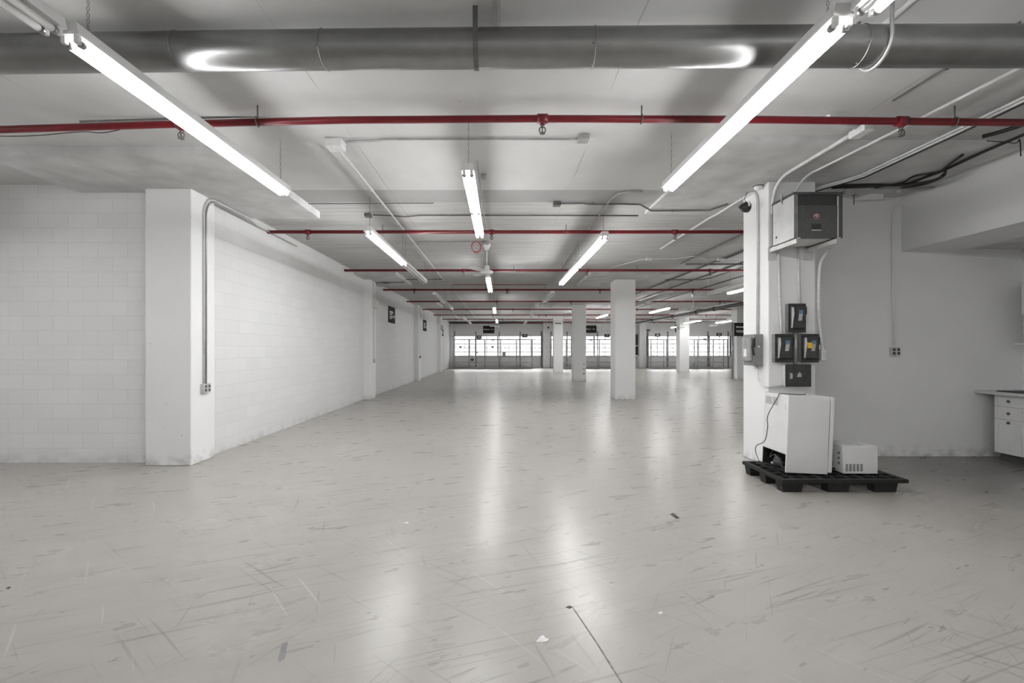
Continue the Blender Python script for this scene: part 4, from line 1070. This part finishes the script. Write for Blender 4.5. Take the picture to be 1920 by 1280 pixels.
rt = thing('cooktop', 'black flat cooktop lying on the countertop at the right edge', 'cooktop', (6.95, 5.85, .925))
B().box(6.72, 7.18, 5.5, 6.18, .925, .937, .004).build('glass_top', 'black', rt)
g = B()
for xx, yy in ((6.85, 5.68), (6.85, 6.0), (7.07, 5.68), (7.07, 6.0)): g.ring((xx, yy, .938), (0, 0, 1), .07, .003, 20, 5)
g.build('burner_ring', 'dark_grey', rt)
rt = thing('wall_cabinet', 'white wall cabinet with an open shelf below it at the right edge', 'cabinet', (7.15, 5.8, 1.56))
B().box(7.02, 7.298, 5.2, 6.13, 1.96, 2.39, .004).build('carcass', 'cabinet', rt)
B().box(7.0, 7.02, 5.67, 6.125, 1.965, 2.385, .004).build('door', 'cabinet', rt); B().box(7.0, 7.02, 5.205, 5.66, 1.965, 2.385, .004).build('door', 'cabinet', rt)
B().box(7.04, 7.298, 6.10, 6.13, 1.58, 1.96).build('end_panel', 'cabinet', rt)
B().box(6.98, 7.298, 5.2, 6.2, 1.555, 1.58, .003).build('shelf', 'cabinet', rt)

# ------------------------------------------------------------------ marks and litter
def gp(px, py): Y = F * HC / (py - VY); return ((px - VX) / F * Y, Y)
def flat(name, pix, mat, label, cat, h=.004, curl=0.0):
    pts = [gp(*p) for p in pix]
    n = len(pts); cx = sum(p[0] for p in pts) / n; cy = sum(p[1] for p in pts) / n
    b = B(); v = [b.bm.verts.new((x, y, .001 + curl * (i % 2))) for i, (x, y) in enumerate(pts)]
    c = b.bm.verts.new((cx, cy, h)); u = [b.bm.verts.new((x, y, .0)) for x, y in pts]
    for i in range(n):
        b.bm.faces.new((v[i], v[(i + 1) % n], c)); b.bm.faces.new((u[i], u[(i + 1) % n], v[(i + 1) % n], v[i]))
    b.bm.faces.new(list(reversed(u)))
    return solo(name, b, mat, label, cat)
flat('rubber_strip', [(1256, 964), (1262, 961), (1275, 971), (1268, 972.5)], 'tape', 'short dark strip lying on the floor in front of the pallet, left of it', 'litter', .012)
flat('paper_scrap', [(1005, 1203), (1013, 1195), (1019, 1190.5), (1022, 1197), (1029, 1198), (1026, 1204), (1016, 1203)], 'paper', 'torn white paper scrap on the floor in the foreground', 'litter', .008, .006)
flat('tape_residue', [(521, 1237), (529, 1206), (540, 1204), (534, 1234), (524, 1241)], 'mid_grey', 'grey strip of tape residue on the floor at lower left', 'litter', .002)
flat('dirt_crumb', [(11, 1103), (18, 1099), (20, 1101), (16, 1104)], 'tape', 'black crumb on the floor at the left edge', 'litter', .006)
flat('dirt_crumb', [(1060, 1138), (1068, 1135), (1074, 1138), (1068, 1141)], 'tape', 'black smear of dirt on the floor at the middle foreground', 'litter', .003)
flat('paper_chip', [(758, 979), (765, 978), (766, 980.5), (759, 980.5)], 'paper', 'tiny white chip on the floor left of the middle', 'litter', .004)
flat('paper_chip', [(1234, 1148), (1241, 1146), (1243, 1149), (1237, 1151)], 'paper', 'tiny white chip on the floor right of the middle foreground', 'litter', .004)
flat('floor_crack', [(1074, 1140), (1076, 1140), (1120.5, 1205), (1168, 1280), (1164, 1280), (1118, 1206)], 'crack', 'long grey joint line in the floor at the bottom middle', 'crack', .0015)
def mark(px0, px1, py0, py1, Y, label, mat='tape'):
    a, b = P(px0, py1, Y), P(px1, py0, Y)
    solo('tape_mark', B().box(a[0], b[0], Y - .004, Y + .002, a[2], b[2]), mat, label, 'mark')
mark(1040.5, 1052.5, 605.2, 606.8, 28.998, 'black strip near the top of the farthest middle pillar')
mark(1266, 1282.5, 613.8, 614.6, 28.998, 'thin dark line across the pillar before the right window bay')
mark(1271.5, 1276, 616, 616.8, 28.998, 'short dark dash just below the thin dark line on that pillar')
mark(1093, 1097, 682.5, 683.7, 21.198, 'upper dark scuff on the second middle pillar', 'mid_grey')
mark(1093.3, 1096.5, 690.8, 692, 21.198, 'middle dark scuff on the second middle pillar')
mark(1092.5, 1096.8, 700, 701.3, 21.198, 'lowest dark scuff on the second middle pillar')
for y_ in (34.2,):
    solo('floor_joint', B().box(fx(1060, 12), fx(1060, 12) + .012, 1.9, 2.6, 0, .001), 'mid_grey', 'dark joint line in the floor at the bottom middle', 'joint') if False else None

# ------------------------------------------------------------------ camera, world, view
for o in bpy.data.objects:
    if '_w' in o: del o['_w']
cam = bpy.data.cameras.new('camera'); co = bpy.data.objects.new('camera', cam); C.objects.link(co)
co.location = (0, 0, HC); co.rotation_euler = (R(90), 0, 0)
cam.sensor_width = 36; cam.lens = 16.0; cam.shift_x = 20 / 1920; cam.shift_y = 14 / 1920
cam.clip_start = .05; cam.clip_end = 300
sc = bpy.context.scene; sc.camera = co
w = bpy.data.worlds.new('world'); sc.world = w; w.use_nodes = True
bg = w.node_tree.nodes['Background']; bg.inputs[0].default_value = (1, 1, 1, 1); bg.inputs[1].default_value = 30.0
sc.view_settings.view_transform = 'Standard'; sc.view_settings.look = 'None'
sc.view_settings.exposure = 0.6; sc.view_settings.gamma = 1.0; sc.view_settings.use_curve_mapping = False
